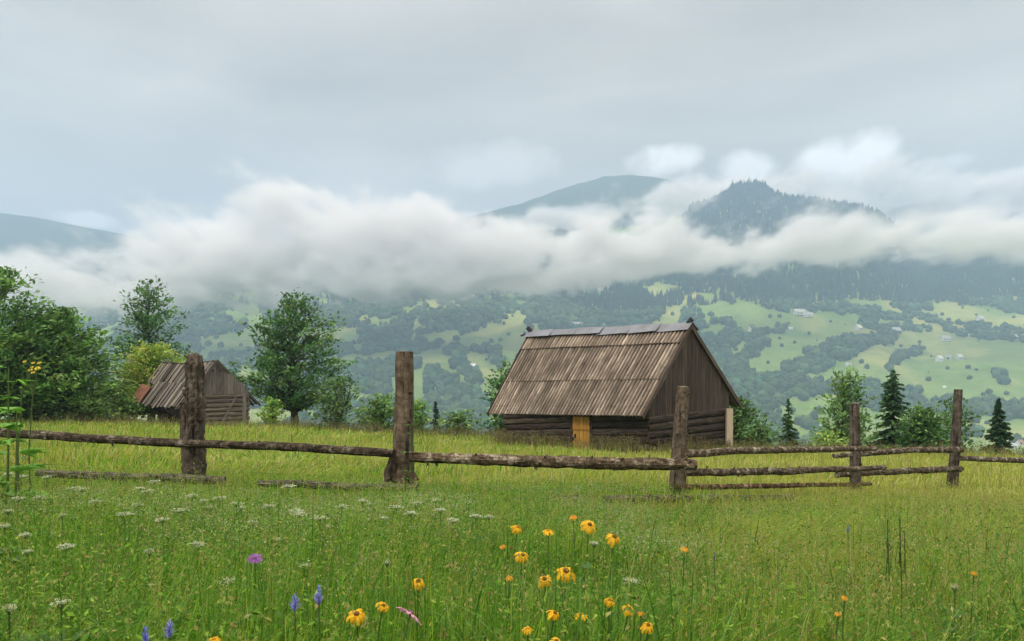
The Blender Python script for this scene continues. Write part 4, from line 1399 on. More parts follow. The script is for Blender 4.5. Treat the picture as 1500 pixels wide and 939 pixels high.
masters = []
for k in range(4):
    masters.append(far_tree_master(ROUND[k], ROUND[k] and ROUND[k][1], (.034, .06, .022), 8.5, 'pasture_tree') if False else far_tree_master(ROUND[k][0], ROUND[k][1], (.032 + .004 * k, .058 + .003 * k, .022), 8.0, 'pasture_tree'))
cone_m = far_tree_master(CONE[1][0], CONE[1][1], (.018, .034, .016), 13.0, 'pasture_spruce')
spots = [(1235, 457), (1095, 441), (1107, 446), (1217, 472), (1142, 465), (1128, 466), (1155, 475), (1142, 497), (1145, 508), (1125, 533), (1105, 543), (1164, 503), (1290, 458), (1322, 456), (1275, 462), (1365, 469), (1380, 462), (1430, 462), (1485, 466), (1410, 452), (1308, 505), (1320, 508), (1270, 540), (1360, 558), (1418, 540), (1430, 543), (1420, 556), (1388, 541), (1347, 503), (1262, 532), (1185, 490), (1390, 470), (1465, 545), (1474, 578), (1440, 580), (1448, 577),
         (745, 491), (720, 502), (733, 500), (735, 511), (563, 556), (692, 509), (712, 528), (722, 545), (700, 565), (738, 475), (985, 462), (965, 470), (1000, 483), (1020, 452)]
cnt = 0
first = {}


def put_far(x, y, z, s, cone=False):
    global cnt
    src = cone_m if cone else masters[cnt % 4]
    if src.name not in first:
        o = src; first[src.name] = 1
    else:
        o = src.copy(); COL.objects.link(o)
    o.location = (x, y, z - .4); o.rotation_euler = (0, 0, random.uniform(0, 6.28)); o.scale = (s, s, s * random.uniform(.9, 1.15))
    if cone: tag(o, 'small dark spruce standing alone on the far pasture', 'tree', 'lone spruces on the far pasture')
    else: tag(o, 'small rounded tree standing alone on the far pasture', 'tree', 'lone trees on the far pasture')
    cnt += 1


for i, (px, py) in enumerate(spots):
    h = hit(px, py)
    if h: put_far(*h, random.uniform(.6, 1.1), i in (0, 19, 40))
k = 0
order = rng.permutation(len(LX))
for i in order[:55]:
    put_far(LX[i], LY[i], LZ[i], random.uniform(.3, .75), i % 17 == 0)


# tall spruces standing out along the crest of the peak
ridge_spots = [(917, 0), (938, 0), (960, 1), (992, 1), (999, 0), (1006, 0), (1015, 2), (1020, 1), (1023, 2), (1031, 2), (1033, 1), (1039, 1), (1045, 1), (1052, 1), (1056, 2), (1062, 1), (1066, 0), (1073, 3), (1080, 0), (1086, 2), (1090, 2), (1097, 3), (1100, 2), (1104, 2), (1108, 3), (1113, 2), (1117, 2), (1122, 2), (1128, 1), (1140, 1), (1150, 0), (1160, 1), (1172, 1), (1185, 1), (1197, 1), (1206, 1), (1215, 2), (1222, 1), (1229, 1), (1237, 2), (1244, 1), (1250, 2), (1256, 1), (1263, 2), (1270, 1), (1277, 1), (1284, 2), (1290, 1), (1297, 2), (1303, 1), (1309, 2)]
rm = far_tree_master(CONE[3][0], CONE[3][1], (.018, .034, .016), 16.0, 'ridge_spruce')
rm.data.name = 'ridge_spruce'
for i, (px, sz) in enumerate(ridge_spots):
    u = (px - HX) / F
    Yc = 2250 + 120 * math.sin(u * 5) - 12
    o = rm if i == 0 else rm.copy()
    if i: COL.objects.link(o)
    o.location = (u * Yc, Yc, gz(u * Yc, Yc) - 1.5); s = .85 + .42 * sz + random.uniform(-.08, .14)
    o.scale = (s * .72, s * .72, s); o.rotation_euler = (0, 0, i * 1.3)
    tag(o, 'dark spruce silhouetted on the crest of the misty peak', 'tree', 'spruces along the crest of the peak')


def house(px, py, wpx, hpx, rot, label, roof='roofgrey', depth=.7, wallm='white', storeys=1):
    h = hit(px, py)
    if not h: return
    x, y, z = h
    s = y / F
    w_, hh = wpx * s * .58, hpx * s * .56
    d = w_ * depth
    root = empty('farmhouse', (x, y, z - .8), R(rot))
    tag(root, label, 'house', 'farmhouses on the far hillside')
    mb = MB(); mb.box((0, 0, hh / 2), (w_, 0, 0), (0, d, 0), (0, 0, hh / 2 + .4))
    # gable triangles
    rz = hh * 1.0
    for sx in (-1, 1):
        mb.add([(sx * w_, -d, hh + .39), (sx * w_, d, hh + .39), (sx * w_, 0, hh + rz)], [(0, 1, 2) if sx > 0 else (0, 2, 1)])
    mb.build('wall', M[wallm], root)
    mb = MB()
    e = 1.14
    for sy in (-1, 1):
        a = Vector((-w_ * e, sy * d * e, hh + .40 - rz * (e - 1))); b = Vector((w_ * e, sy * d * e, hh + .40 - rz * (e - 1)))
        r0 = Vector((-w_ * e, 0, hh + rz + .12)); r1 = Vector((w_ * e, 0, hh + rz + .12))
        if sy < 0: sheet(mb, a, b, r1, r0, 2, 2, None, .15)
        else: sheet(mb, b, a, r0, r1, 2, 2, None, .15)
    mb.build('roof', M[roof], root)
    for q in (-.5, .1, .55):
        mb = MB(); mb.box((q * w_, -d - .02, hh * .52), (w_ * .12, 0, 0), (0, .05, 0), (0, 0, hh * .2))
        mb.build('window', M['window'], root)


house(1170, 461, 13, 8, 12, 'wide white farmhouse below the forest edge, left one of a close pair', 'roofgrey')
house(1183, 464, 11, 6, -8, 'long white outbuilding touching the wide farmhouse below the forest edge', 'roofgrey', .5)
house(1101, 486, 8, 10, 30, 'tall narrow farmhouse with a dark roof just right of the hut ridge', 'roofbrown')
house(1101, 494, 6, 6, 20, 'tiny white shed directly below the narrow dark-roofed farmhouse', 'roofgrey')
house(1257, 484, 9, 8, 35, 'little white farmhouse with a steep pale roof, alone on the open pasture', 'white')
house(1312, 489, 11, 9, 10, 'two-tone farmhouse with flat pale roof right of the tree belt', 'roofgrey', .7, 'roofbrown')
house(1376, 529, 8, 8, 25, 'leftmost of the three pale farmhouses in a row on the meadow', 'white')
house(1389, 526, 6, 6, -30, 'smallest farmhouse, middle of the three in a row on the meadow', 'roofgrey')
house(1405, 527, 8, 8, 20, 'rightmost of the three pale farmhouses in a row on the meadow', 'white')
house(1385, 499, 10, 7, 0, 'low grey farmhouse among shrubs above the row of three', 'roofgrey', .6)
house(1436, 470, 8, 7, 15, 'grey farmhouse on the uppermost right-hand pasture', 'roofgrey')
house(1492, 498, 18, 8, 5, 'long pale farmhouse by the shrubs at the right edge', 'roofgrey', .4)
house(1158, 483, 5, 4, 0, 'tiny shed on bare grass below the pair of white houses', 'white')
house(843, 480, 15, 8, 5, 'white farmhouse peeping over the hut roof ridge', 'roofgrey', .5)
house(878, 425, 9, 5, 0, 'red-roofed farmhouse just below the fog', 'roofred', .5)
house(891, 424, 7, 5, 0, 'pale farmhouse beside the red-roofed one below the fog', 'roofgrey', .5)
house(690, 540, 10, 7, 10, 'white farmhouse with a ridge roof above the dark grove, left of the hut', 'white', .6)
house(677, 541, 6, 5, -10, 'small white shed left of the farmhouse above the dark grove', 'white', .6)
house(690, 437, 6, 5, 0, 'lone white hut high in the forest under the fog', 'white')
house(1242, 535, 7, 4, 0, 'low pale barn above the light green young tree', 'roofgrey', .5)
house(1197, 622, 12, 7, 10, 'white house on the valley floor left of the light green tree', 'roofgrey')
house(1481, 656, 14, 7, 0, 'white house on the valley floor right of the pointed spruce', 'roofgrey', .5)
house(1494, 652, 10, 8, 30, 'pale house on the valley floor at the right edge', 'roofred', .6)
house(1383, 568, 4, 3, 0, 'tiny white shed at the bottom of the broad pasture', 'white')
house(930, 330, 10, 6, 0, 'pale hut on the misty shoulder of the peak', 'white', .5)
house(908, 332, 7, 5, 0, 'faint hut in the mist left of the pale one on the shoulder', 'white', .5)

# ------------------------------------------------------------------ grass
EXTRA_CLEAR = []


def grass_height(X, Y):
    h = np.interp(Y, [1.2, 3, 4.5, 6, 7.2, 8.2, 10, 13, 20, 30, 50], [.33, .35, .35, .27, .20, .17, .16, .20, .25, .28, .30])
    return h * (.42 + 1.2 * fbm(N4, X * .9 + 3, Y * .9, 3))


def lush(X, Y):
    """1 = lush green, 0 = dry straw-coloured hay"""
    t = .98 - .50 * sstep(-.05, .35, X / np.maximum(Y, 1)) - .60 * sstep(7.5, 10.5, Y)
    t = t + (fbm(N2, X * .7, Y * .6, 3) - .5) * 1.0
    t = t + .25 * (Y < 3.3)
    return np.clip(t, 0, 1)


def blade_mesh(X, Y, h, wd, lean, az, face, col, curl=1.0, bow=None):
    """curved tapering blades: 7 points each"""
    n = len(X)
    Z = zt(X, Y) - .02
    t = np.array([0, .4, .75, 1.0])
    dx, dy = np.cos(az), np.sin(az)
    fx, fy = np.cos(face), np.sin(face)
    pts = []
    for k, q in enumerate(t):
        off = lean * q ** (1.7 * curl) * h
        px = X + dx * off; py = Y + dy * off
        pz = Z + h * (q - .42 * np.minimum(lean, 1.4) * q ** 2.2)
        ww = wd * (1, .95, .62, 0)[k] * .5
        if k < 3:
            pts.append(np.stack([px - fx * ww, py - fy * ww, pz], -1))
            pts.append(np.stack([px + fx * ww, py + fy * ww, pz], -1))
        else:
            pts.append(np.stack([px, py, pz], -1))
    V = np.stack(pts, 1).reshape(-1, 3)
    b = (np.arange(n) * 7)[:, None]
    loops = (b + np.array([[0, 1, 3, 2, 2, 3, 5, 4, 4, 5, 6]])).ravel()
    tot = np.tile([4, 4, 3], n)
    C = np.repeat(col, 7, axis=0)
    return V, loops, tot, C


def merge(parts):
    Vs, Ls, Ts, Cs = [], [], [], []; o = 0
    for V, L, T, C in parts:
        Vs.append(V); Ls.append(L + o); Ts.append(T); Cs.append(C); o += len(V)
    return np.concatenate(Vs), np.concatenate(Ls), np.concatenate(Ts), np.concatenate(Cs)


def scatter_xy(n, Y0, Y1, p):
    """density per unit ground area falling as 1/Y^p, inside a wedge a little wider than the view"""
    q = rng.random(n)
    e = 2 - p
    if abs(e) < 1e-3: Y = Y0 * (Y1 / Y0) ** q
    else: Y = (Y0 ** e + q * (Y1 ** e - Y0 ** e)) ** (1 / e)
    X = rng.uniform(-1, 1, n) * (.80 * Y + 1.7)
    return X, Y


def palette(X, Y, n):
    L = lush(X, Y)[:, None]
    r = rng.random((n, 1))
    pale = np.array([.18, .34, .035])
    green = np.array([.090, .215, .014]); deep = np.array([.042, .120, .010]); yel = np.array([.27, .31, .032]); straw = np.array([.48, .41, .14])
    pale = np.array([.18, .34, .035])
    green, deep, yel, straw, pale = (q * 1.5 for q in (green, deep, yel, straw, pale))
    c = np.where(r < .40, green, np.where(r < .62, deep, np.where(r < .84, pale, yel)))
    dry = np.where(r < .34, yel, np.where(r < .62, straw, np.where(r < .86, np.array([.30, .36, .04]), np.array([.40, .33, .10]))))
    k = (rng.random((n, 1)) < L)
    c = np.where(k, c, dry)
    return np.clip(c * (1 + rng.normal(0, .16, (n, 1))), .008, .6)


def hut_clear(X, Y):
    """keep grass out of the buildings"""
    w0, w1, w2, w3, G, L = HUTC
    a = (X - w0.x) * G.x + (Y - w0.y) * G.y; b = (X - w0.x) * L.x + (Y - w0.y) * L.y
    return ~((a > .05) & (a < 5.7) & (b > .05) & (b < 7.1))


def make_grass():
    parts = []
    # main sward
    for n, Y0, Y1, p, wmul, hm in ((215000, 1.25, 9.5, 1.15, 1.0, 1.0), (150000, 8.5, 46, 1.55, 1.25, 1.0)):
        X, Y = scatter_xy(n, Y0, Y1, p)
        k = hut_clear(X, Y); X, Y = X[k], Y[k]; n = len(X)
        h = grass_height(X, Y) * rng.uniform(.55, 1.25, n) * hm
        wd = np.maximum(.0036, .00085 * Y) * rng.uniform(.6, 1.5, n) * wmul
        fl = fbm(N1, X * .55 + 11, Y * .55, 3)
        lean = np.abs(rng.normal(.30, .36, n)) + 1.3 * sstep(.46, .72, fl) * rng.uniform(.3, 1, n)
        az = 7.0 * fbm(N3, X * .35, Y * .35 + 9, 2) - 3.2 + rng.normal(0, .75, n)
        parts.append(blade_mesh(X, Y, h, wd, lean, az, rng.uniform(0, np.pi, n), palette(X, Y, n)))
    # broad, arching lush blades in tussocks
    nt_ = 900
    tx, ty = scatter_xy(nt_, 1.5, 6.6, 1.2)
    keep = rng.random(nt_) < .35 + .65 * (np.abs(tx / ty - .12) < .22)
    tx, ty = tx[keep], ty[keep]
    per = 30
    X = np.repeat(tx, per) + rng.normal(0, .075, len(tx) * per); Y = np.repeat(ty, per) + rng.normal(0, .075, len(tx) * per); n = len(X)
    h = grass_height(X, Y) * rng.uniform(.95, 1.6, n)
    col = np.where(rng.random((n, 1)) < .6, np.array([.07, .19, .016]), np.array([.17, .31, .065])) * (1 + rng.normal(0, .15, (n, 1)))
    ang = np.arctan2(Y - np.repeat(ty, per), X - np.repeat(tx, per))
    parts.append(blade_mesh(X, Y, h, rng.uniform(.004, .0085, n), np.abs(rng.normal(.75, .35, n)), ang + rng.normal(0, .5, n), ang + np.pi / 2, np.clip(col, .01, .6)))
    # herbs: small leaves floating on short stalks among the blades
    n = 205000
    X, Y = scatter_xy(n, 1.4, 9.5, 1.2)
    patch = fbm(N1, X * 1.1 + 30, Y * 1.1, 3)
    k = rng.random(n) < (.25 + .75 * sstep(.36, .58, patch)) * (1 - .45 * sstep(.12, .4, X / Y))
    X, Y = X[k], Y[k]; n = len(X)
    Z = zt(X, Y) + grass_height(X, Y) * rng.uniform(.25, 1.0, n) ** .8
    C = np.stack([X, Y, Z], -1)
    az = rng.uniform(0, 6.28, n)
    V = leaves(C, np.stack([np.cos(az), np.sin(az), rng.normal(.1, .3, n)], -1), .0135, 1.2, asp=.40)
    col = np.where(rng.random((n, 1)) < .7, np.array([.095, .21, .022]), np.where(rng.random((n, 1)) < .85, np.array([.22, .36, .04]), np.array([.36, .33, .10]))) * np.exp(rng.normal(0, .25, (n, 1)))
    parts.append((V, np.arange(len(V)), np.full(n, 4), np.repeat(np.clip(col, .01, .5), 4, axis=0)))
    # flowering grass stems with loose panicles
    for n, Y0, Y1, p, hh in ((23000, 1.5, 9.5, 1.1, .17), (12000, 9, 44, 1.5, .18)):
        X, Y = scatter_xy(n, Y0, Y1, p)
        k = hut_clear(X, Y) & (rng.random(n) < 1.05 - .7 * lush(X, Y)); X, Y = X[k], Y[k]; n = len(X)
        h = grass_height(X, Y) * rng.uniform(.95, 1.45, n) + rng.uniform(.0, hh, n) * sstep(8.6, 12, Y) + .05
        h = np.where((Y > 6) & (Y < 9.0), np.minimum(h, .34), h)
        az = rng.uniform(0, 6.28, n); lean = np.abs(rng.normal(.14, .12, n))
        tint = rng.random((n, 1))
        col = np.where(tint < .45, np.array([.42, .37, .12]), np.where(tint < .90, np.array([.30, .36, .08]), np.array([.30, .20, .09]))) * (1 + rng.normal(0, .15, (n, 1)))
        parts.append(blade_mesh(X, Y, h, np.maximum(.0018, .00045 * Y), lean, az, rng.uniform(0, np.pi, n), np.clip(col * np.array([.75, .95, .7]), .01, .6)))
        m = 9 if Y0 < 5 else 5
        r = rng.uniform(.70, 1.0, (n, m))
        off = lean[:, None] * r ** 1.7 * h[:, None]
        hx = X[:, None] + np.cos(az)[:, None] * off; hy = Y[:, None] + np.sin(az)[:, None] * off
        hz = zt(X, Y)[:, None] - .02 + h[:, None] * (r - .42 * lean[:, None] * r ** 2.2)
        sp = (1.06 - r) * .05
        C = np.stack([hx + rng.normal(0, 1, (n, m)) * sp, hy + rng.normal(0, 1, (n, m)) * sp, hz + rng.normal(0, 1, (n, m)) * .008], -1).reshape(-1, 3)
        o = rng.normal(0, .35, C.shape); o[:, 2] = 1
        V = leaves(C, o, .006 if Y0 < 5 else .012, .5, asp=.4)
        parts.append((V, np.arange(len(V)), np.full(len(C), 4), np.repeat(np.clip(col, .01, .6), 4 * m, axis=0)))
    # froth of tiny bedstraw flowers, cream-green, and rusty sorrel heads, in drifts
    for nn, thr, cA, cB, sz, off in ((34000, .47, (.50, .53, .33), (.27, .36, .12), .0044, 0.), (12000, .56, (.30, .17, .07), (.34, .25, .10), .0055, 50.)):
        X, Y = scatter_xy(nn, 1.5, 8.2, 1.0)
        pt = fbm(N3, X * 1.3 + off, Y * 1.0 + off, 3)
        k = (rng.random(nn) < sstep(thr, thr + .14, pt) * sstep(2.6, 4.2, Y)) & ((X / Y < .25) | (rng.random(nn) < .35)); X, Y = X[k], Y[k]; n = len(X)
        m = 7
        Z = zt(X, Y) + grass_height(X, Y) * rng.uniform(.6, .98, n)
        C = np.stack([X, Y, Z], -1)[:, None, :] + rng.normal(0, 1, (n, m, 3)) * np.array([.03, .03, .012])
        C = C.reshape(-1, 3)
        V = leaves(C, rng.normal(0, 1, C.shape), sz, 1.0, asp=.8)
        col = np.where(rng.random((len(C), 1)) < .6, np.array(cA), np.array(cB)) * (1 + rng.normal(0, .15, (len(C), 1)))
        parts.append((V, np.arange(len(V)), np.full(len(C), 4), np.repeat(np.clip(col, .01, .6), 4, axis=0)))
    # long blades growing up round the fallen poles
    xs = []; ys = []
    for (x0, y0, x1, y1, q) in ((55, 7.85, 330, 7.6, 900), (378, 7.2, 612, 7.05, 700), (626, 6.9, 850, 6.85, 900), (884, 6.95, 1160, 7.6, 1000), (270, 8.1, 300, 8.1, 160), (570, 7.3, 610, 7.3, 160), (975, 7.85, 1010, 7.85, 160)):
        for _ in range(q):
            t = rng.random(); Yq = y0 + (y1 - y0) * t + rng.normal(0, .12); pxq = x0 + (x1 - x0) * t
            if N1(np.array([pxq / 24.]), np.array([y0 * 9.]))[0] < .30: continue
            xs.append((pxq - HX) / F * Yq); ys.append(Yq)
    X = np.array(xs); Y = np.array(ys); n = len(X)
    parts.append(blade_mesh(X, Y, rng.uniform(.14, .34, n), rng.uniform(.005, .011, n), np.abs(rng.normal(.4, .35, n)), rng.uniform(0, 6.28, n), rng.uniform(0, np.pi, n), palette(X, Y, n)))
    # rank dry stalks and nettles round the buildings and along the far edge
    w0, w1, w2, w3, G, L = HUTC
    xs, ys = [], []
    for k in range(1300):
        if k < 950:
            t = rng.random(); p = w0 + (w1 - w0) * t - G * (.15 + abs(rng.normal(0, .45)))
            if .33 < t < .50 and rng.random() < .8: continue
        else:
            t = rng.random(); p = w0 + (w2 - w0) * t - L * (.2 + abs(rng.normal(0, .3)))
        xs.append(p.x); ys.append(p.y)
    bx = at(285, 610, 42); 
    for k in range(900):
        x_ = rng.uniform(-13, 1.5); xs.append(x_); ys.append(float(np.interp(x_, [-22, -8, 2], [47, 39.5, 36.5])) - abs(rng.normal(0, 1.2)))
    for k in range(900):
        x_ = rng.uniform(9, 26); xs.append(x_); ys.append(33.0 - abs(rng.normal(0, 1.2)))
    for k in range(500):
        xs.append(rng.uniform(-25, -13)); ys.append(rng.uniform(39, 41.3) if rng.random() < .6 else rng.uniform(36, 41))
    X = np.array(xs); Y = np.array(ys); n = len(X)
    h = rng.uniform(.35, .95, n) * (.45 + .8 * fbm(N1, X * 1.4, Y * 1.4, 2))
    tint = rng.random((n, 1))
    col = np.where(tint < .5, np.array([.24, .20, .10]), np.where(tint < .8, np.array([.16, .15, .06]), np.array([.10, .075, .05])))
    az = rng.uniform(0, 6.28, n); lean = np.abs(rng.normal(.3, .25, n))
    parts.append(blade_mesh(X, Y, h, np.full(n, .017), lean, az, rng.uniform(-.4, .4, n), col))
    m = 7
    r = rng.uniform(.5, 1.0, (n, m)); off = lean[:, None] * r ** 1.7 * h[:, None]
    C = np.stack([X[:, None] + np.cos(az)[:, None] * off + rng.normal(0, .05, (n, m)), Y[:, None] + np.sin(az)[:, None] * off + rng.normal(0, .05, (n, m)), zt(X, Y)[:, None] + h[:, None] * (r - .42 * lean[:, None] * r ** 2.2)], -1).reshape(-1, 3)
    V = leaves(C, np.tile([0, 0, 1.], (len(C), 1)) + rng.normal(0, .6, C.shape), .026, .5)
    parts.append((V, np.arange(len(V)), np.full(len(C), 4), np.repeat(col * np.array([1.0, 1.05, .9]), 4 * m, axis=0)))
    V, Lp, T, C = merge(parts)
    print('grass verts', len(V))
    o = build('grass', V, Lp, T, M['grass'], col=C)
    tag(o, 'tall flowering hay meadow of green and straw-coloured grasses', 'grass', kind='stuff')


make_grass()


# ------------------------------------------------------------------ flowers
def solve_Y(px, py, hgt, y0=1.35, y1=7.6):
    """distance at which a stem of this height carries its head to the photo pixel"""
    Y = np.linspace(y0, y1, 400)
    e = np.abs(zt((px - HX) / F * Y, Y) + hgt + (py - HY) / F * Y)
    return float(Y[np.argmin(e)])


def copy_thing(root):
    r = root.copy(); COL.objects.link(r)
    for ch in list(root.children):
        c = ch.copy(); COL.objects.link(c); c.parent = r
        for g in list(ch.children):
            d = g.copy(); COL.objects.link(d); d.parent = c
    return r


def petal_mb(mb, n, r0, r1, wid, droop, col, z=0, seed=0, tw=.0):
    """n petals round +Z, from radius r0 to r1, bent down by droop"""
    rs = np.random.default_rng(seed)
    for k in range(n):
        th = 2 * math.pi * k / n + rs.normal(0, .12); dr = droop * rs.uniform(.75, 1.3); ln = r1 * rs.uniform(.85, 1.1)
        c, s = math.cos(th), math.sin(th)
        P = np.zeros((5, 3, 3))
        for i in range(5):
            t = i / 4
            a = dr * t
            rad = r0 + (ln - r0) * (math.sin(a) / a if a > 1e-3 else 1) * t
            zz = z - (ln - r0) * t * ((1 - math.cos(a)) / a if a > 1e-3 else 0)
            w_ = wid * (.45 + 1.0 * t - .62 * t ** 3) * .5
            for j, q in enumerate((-1, 0, 1)):
                P[i, j] = (c * rad - s * w_ * q, s * rad + c * w_ * q, zz - .12 * w_ * (q == 0) + tw * rs.normal(0, 1))
        f = rs.uniform(.82, 1.15)
        mb.grid(P, np.array(col) * f)


def dome_mb(mb, r, h, col, z=0, n=10, seed=0):
    P = np.zeros((4, n, 3))
    rs = np.random.default_rng(seed)
    for i in range(4):
        a = math.pi / 2 * i / 3.3
        for j in range(n):
            th = 2 * math.pi * j / n
            q = 1 + rs.uniform(-.1, .1)
            P[i, j] = (math.cos(th) * r * math.cos(a) * q, math.sin(th) * r * math.cos(a) * q, z + h * math.sin(a) * q)
    mb.grid(P, col, None, wrap=True, cap=True)


def make_arnica(name, H, R_, droop, seed, colr=(.80, .36, .012), centre=(.16, .07, .012), label=None, cat='flower', np_=13, tilt=0.5, az=-1.57):
    """root Empty on the ground; parts stem, leaf, bloom (> flower_centre)"""
    root = empty(name, (0, 0, 0)); tag(root, label, cat)
    rs = random.Random(seed)
    bend = Vector((math.cos(az), math.sin(az), 0)) * H * .12 * tilt
    top = Vector((bend.x, bend.y, H))
    mb = MB(); mb.tube([(0, 0, -.03), (bend.x * .15, bend.y * .15, H * .5), (bend.x * .6, bend.y * .6, H * .86), top], [.0032, .0028, .0024, .0024], 5, (.09, .16, .035))
    mb.build('stem', M['leaf'], root)
    mb = MB()
    for k in range(4):
        a = rs.uniform(0, 6.28); hh = H * rs.uniform(.12, .6); l = rs.uniform(.05, .1)
        d = Vector((math.cos(a), math.sin(a), 0)); s_ = Vector((-d.y, d.x, 0)) * l * .16
        b = Vector((0, 0, hh))
        mb.add([b, b + d * l * .5 + Vector((0, 0, l * .35)) + s_, b + d * l + Vector((0, 0, l * .3)), b + d * l * .5 + Vector((0, 0, l * .35)) - s_], [(0, 1, 2, 3)], (.06, .14, .025))
    mb.build('leaves', M['leaf'], root)
    mb = MB(); petal_mb(mb, np_, R_ * .16, R_ * 1.12, R_ * .33, droop * 1.22, colr, 0, seed, .0012)
    bl = mb.build('bloom', M['petal'], root)
    bl.location = top
    bl.rotation_euler = Vector((math.cos(az) * tilt, math.sin(az) * tilt, 1)).to_track_quat('Z', 'Y').to_euler()
    mb = MB(); dome_mb(mb, R_ * .25, R_ * .2, centre, -.0, 10, seed)
    ce = mb.build('flower_centre', M['petal'], bl)
    return root


def plant_at(root, px, py, H, rz=0, scale=1.0, y0=1.35, y1=7.6):
    Y = solve_Y(px, py, H, y0, y1)
    X = (px - HX) / F * Y
    z = -(py - HY) / F * Y - H
    root.location = (X, Y, min(z, gz(X, Y) + .1)); root.rotation_euler = (0, 0, rz)
    return Y


YEL = (.76, .44, .018)
arn = [  # px, py, photo diameter, droop, tilt, azimuth, label
    (611, 848, 22, 1.5, .5, -1.3, 'single deep yellow flower with closed hanging petals, standing alone left of the yellow group'),
    (750, 771, 18, 1.2, .6, -.6, 'yellow flower with hanging petals, topmost on the left side of the tall yellow group'),
    (803, 776, 17, .7, .3, -1.6, 'pale yellow flower half open, between the two tallest yellow stems'),
    (843, 755, 14, 1.3, .5, -2.2, 'smaller yellow flower peeking out above the big dark-eyed bloom'),
    (858, 766, 25, .9, .9, -1.2, 'large yellow flower with a brown eye facing the viewer at the top of the group'),
    (892, 784, 24, 1.4, .7, -1.0, 'big yellow flower with folded petals, rightmost at the top of the group'),
    (761, 810, 24, 1.1, .7, -1.2, 'ragged yellow flower just under the topmost left one'),
    (744, 798, 12, 1.4, .5, -2.5, 'wilted little yellow flower on the stem left of the ragged bloom'),
    (825, 832, 28, 1.2, .7, -1.4, 'widest yellow flower in the middle of the group, petals curling down'),
    (802, 844, 22, 1.3, .7, -1.9, 'yellow flower touching the widest bloom from lower left'),
    (746, 843, 13, .8, .3, -1.6, 'small yellow flower low in the grass below the ragged bloom'),
    (797, 893, 20, 1.4, .7, -.8, 'yellow flower with dark centre hanging to the right, low below the widest bloom'),
    (850, 898, 18, .7, .3, -1.6, 'faint yellow flower sunk in the grass right of the hanging dark-centred one'),
    (891, 874, 16, 1.2, .6, -1.6, 'upper flower of the yellow pair at the lower right of the group'),
    (905, 886, 22, 1.0, .9, -.9, 'lower flower of the yellow pair, petals swept to the right'),
    (942, 910, 20, 1.3, .6, -1.3, 'yellow flower with brown eye near the lower right of the group'),
    (938, 895, 13, 1.0, .3, -1.6, 'small faded yellow flower directly over the brown-eyed low one'),
    (773, 917, 16, .9, .4, -1.6, 'pale yellow flower close to the bottom edge, left of the lowest bloom'),
    (808, 932, 24, 1.1, .7, -1.3, 'lowest yellow flower of the group, cut by the bottom edge'),
    (527, 893, 26, 1.2, .7, -1.6, 'orange-yellow flower left of the pink flower'),
    (546, 882, 20, .9, .8, -.7, 'yellow flower with spread petals right above the orange-yellow one'),
    (1000, 801, 14, 1.0, .5, -1.5, 'orange-yellow flower alone to the right of the tall group'),
    (1420, 836, 11, 1.0, .4, -1.5, 'tiny orange flower far right in the tall grass'),
    (1232, 872, 12, 1.0, .4, -1.5, 'upper of two tiny orange flowers below the tall dark stalk'),
    (1222, 895, 11, 1.0, .4, -1.5, 'lower of two tiny orange flowers below the tall dark stalk'),
    (318, 932, 18, .9, .4, -1.5, 'yellow flower in the grass at the bottom, right of the blue spikes'),
]
for k, (px, py, dia, droop, tilt, az, lab) in enumerate(arn):
    H = random.uniform(.42, .50) if py < 870 else random.uniform(.40, .47)
    Y = solve_Y(px, py, H)
    Rr = dia / F * Y * .52 * (1.25 if droop > 1.1 else 1.05)
    small = dia < 15
    if small: Rr *= .82
    root = make_arnica('yellow_flower', H, Rr, droop, 100 + k, YEL if not small else (.72, .36, .04), (.17, .08, .012) if dia > 19 else (.45, .2, .02), lab, 'flower', 14, tilt, az)
    root['group'] = 'yellow flowers in the meadow'
    plant_at(root, px, py, H)

# blue rampions: dense conical spikes of narrow florets
def make_spike(name, label, px, py, hpx, wpx, colr, H, group=None, seed=0):
    Y = solve_Y(px, py, H); m = Y / F
    root = empty(name, (0, 0, 0)); tag(root, label, 'flower', group)
    mb = MB(); mb.tube([(0, 0, -.03), (.004, 0, H * .5), (0, 0, H)], [.0028, .0024, .002], 5, (.07, .13, .035)); mb.build('stem', M['leaf'], root)
    mb = MB(); rs = np.random.default_rng(seed)
    hh = hpx * m; ww = wpx * m * .5
    for k in range(90):
        t = rs.random(); th = rs.uniform(0, 6.28); up = rs.uniform(.2, .9)
        l = ww * (1.15 - .75 * t) * rs.uniform(.8, 1.25)
        b = Vector((0, 0, H + hh * (t - .5)))
        d = Vector((math.cos(th), math.sin(th), up)).normalized()
        s_ = Vector((-math.sin(th), math.cos(th), 0)) * l * .13
        mb.add([b - s_, b + s_, b + d * l + Vector((0, 0, l * .25))], [(0, 1, 2)], np.array(colr) * rs.uniform(.6, 1.5))
    mb.build('flower_spike', M['petal'], root)
    plant_at(root, px, py, H)


BLU = (.30, .30, .72)
make_spike('blue_rampion', 'blue-violet flower spike, left of the two close together by the orange flower', 432, 884, 26, 20, BLU, .44, 'blue flower spikes', 1)
make_spike('blue_rampion', 'taller blue-violet flower spike, right one of the close two', 467, 873, 28, 20, BLU, .46, 'blue flower spikes', 2)
make_spike('blue_rampion', 'blue-violet flower spike at the bottom edge, higher one of two', 248, 922, 26, 20, BLU, .42, 'blue flower spikes', 3)
make_spike('blue_rampion', 'blue-violet flower spike cut by the bottom edge, lowest of all', 213, 932, 26, 18, (.22, .22, .66), .42, 'blue flower spikes', 4)
make_spike('blue_rampion', 'small faded blue spike among tall grass right of the yellow flowers', 1242, 775, 10, 8, (.22, .24, .5), .40, 'blue flower spikes', 5)
make_spike('blue_rampion', 'tiny dark blue spike in the grass beyond the alone orange flower', 1046, 816, 12, 6, (.10, .11, .3), .38, 'blue flower spikes', 6)

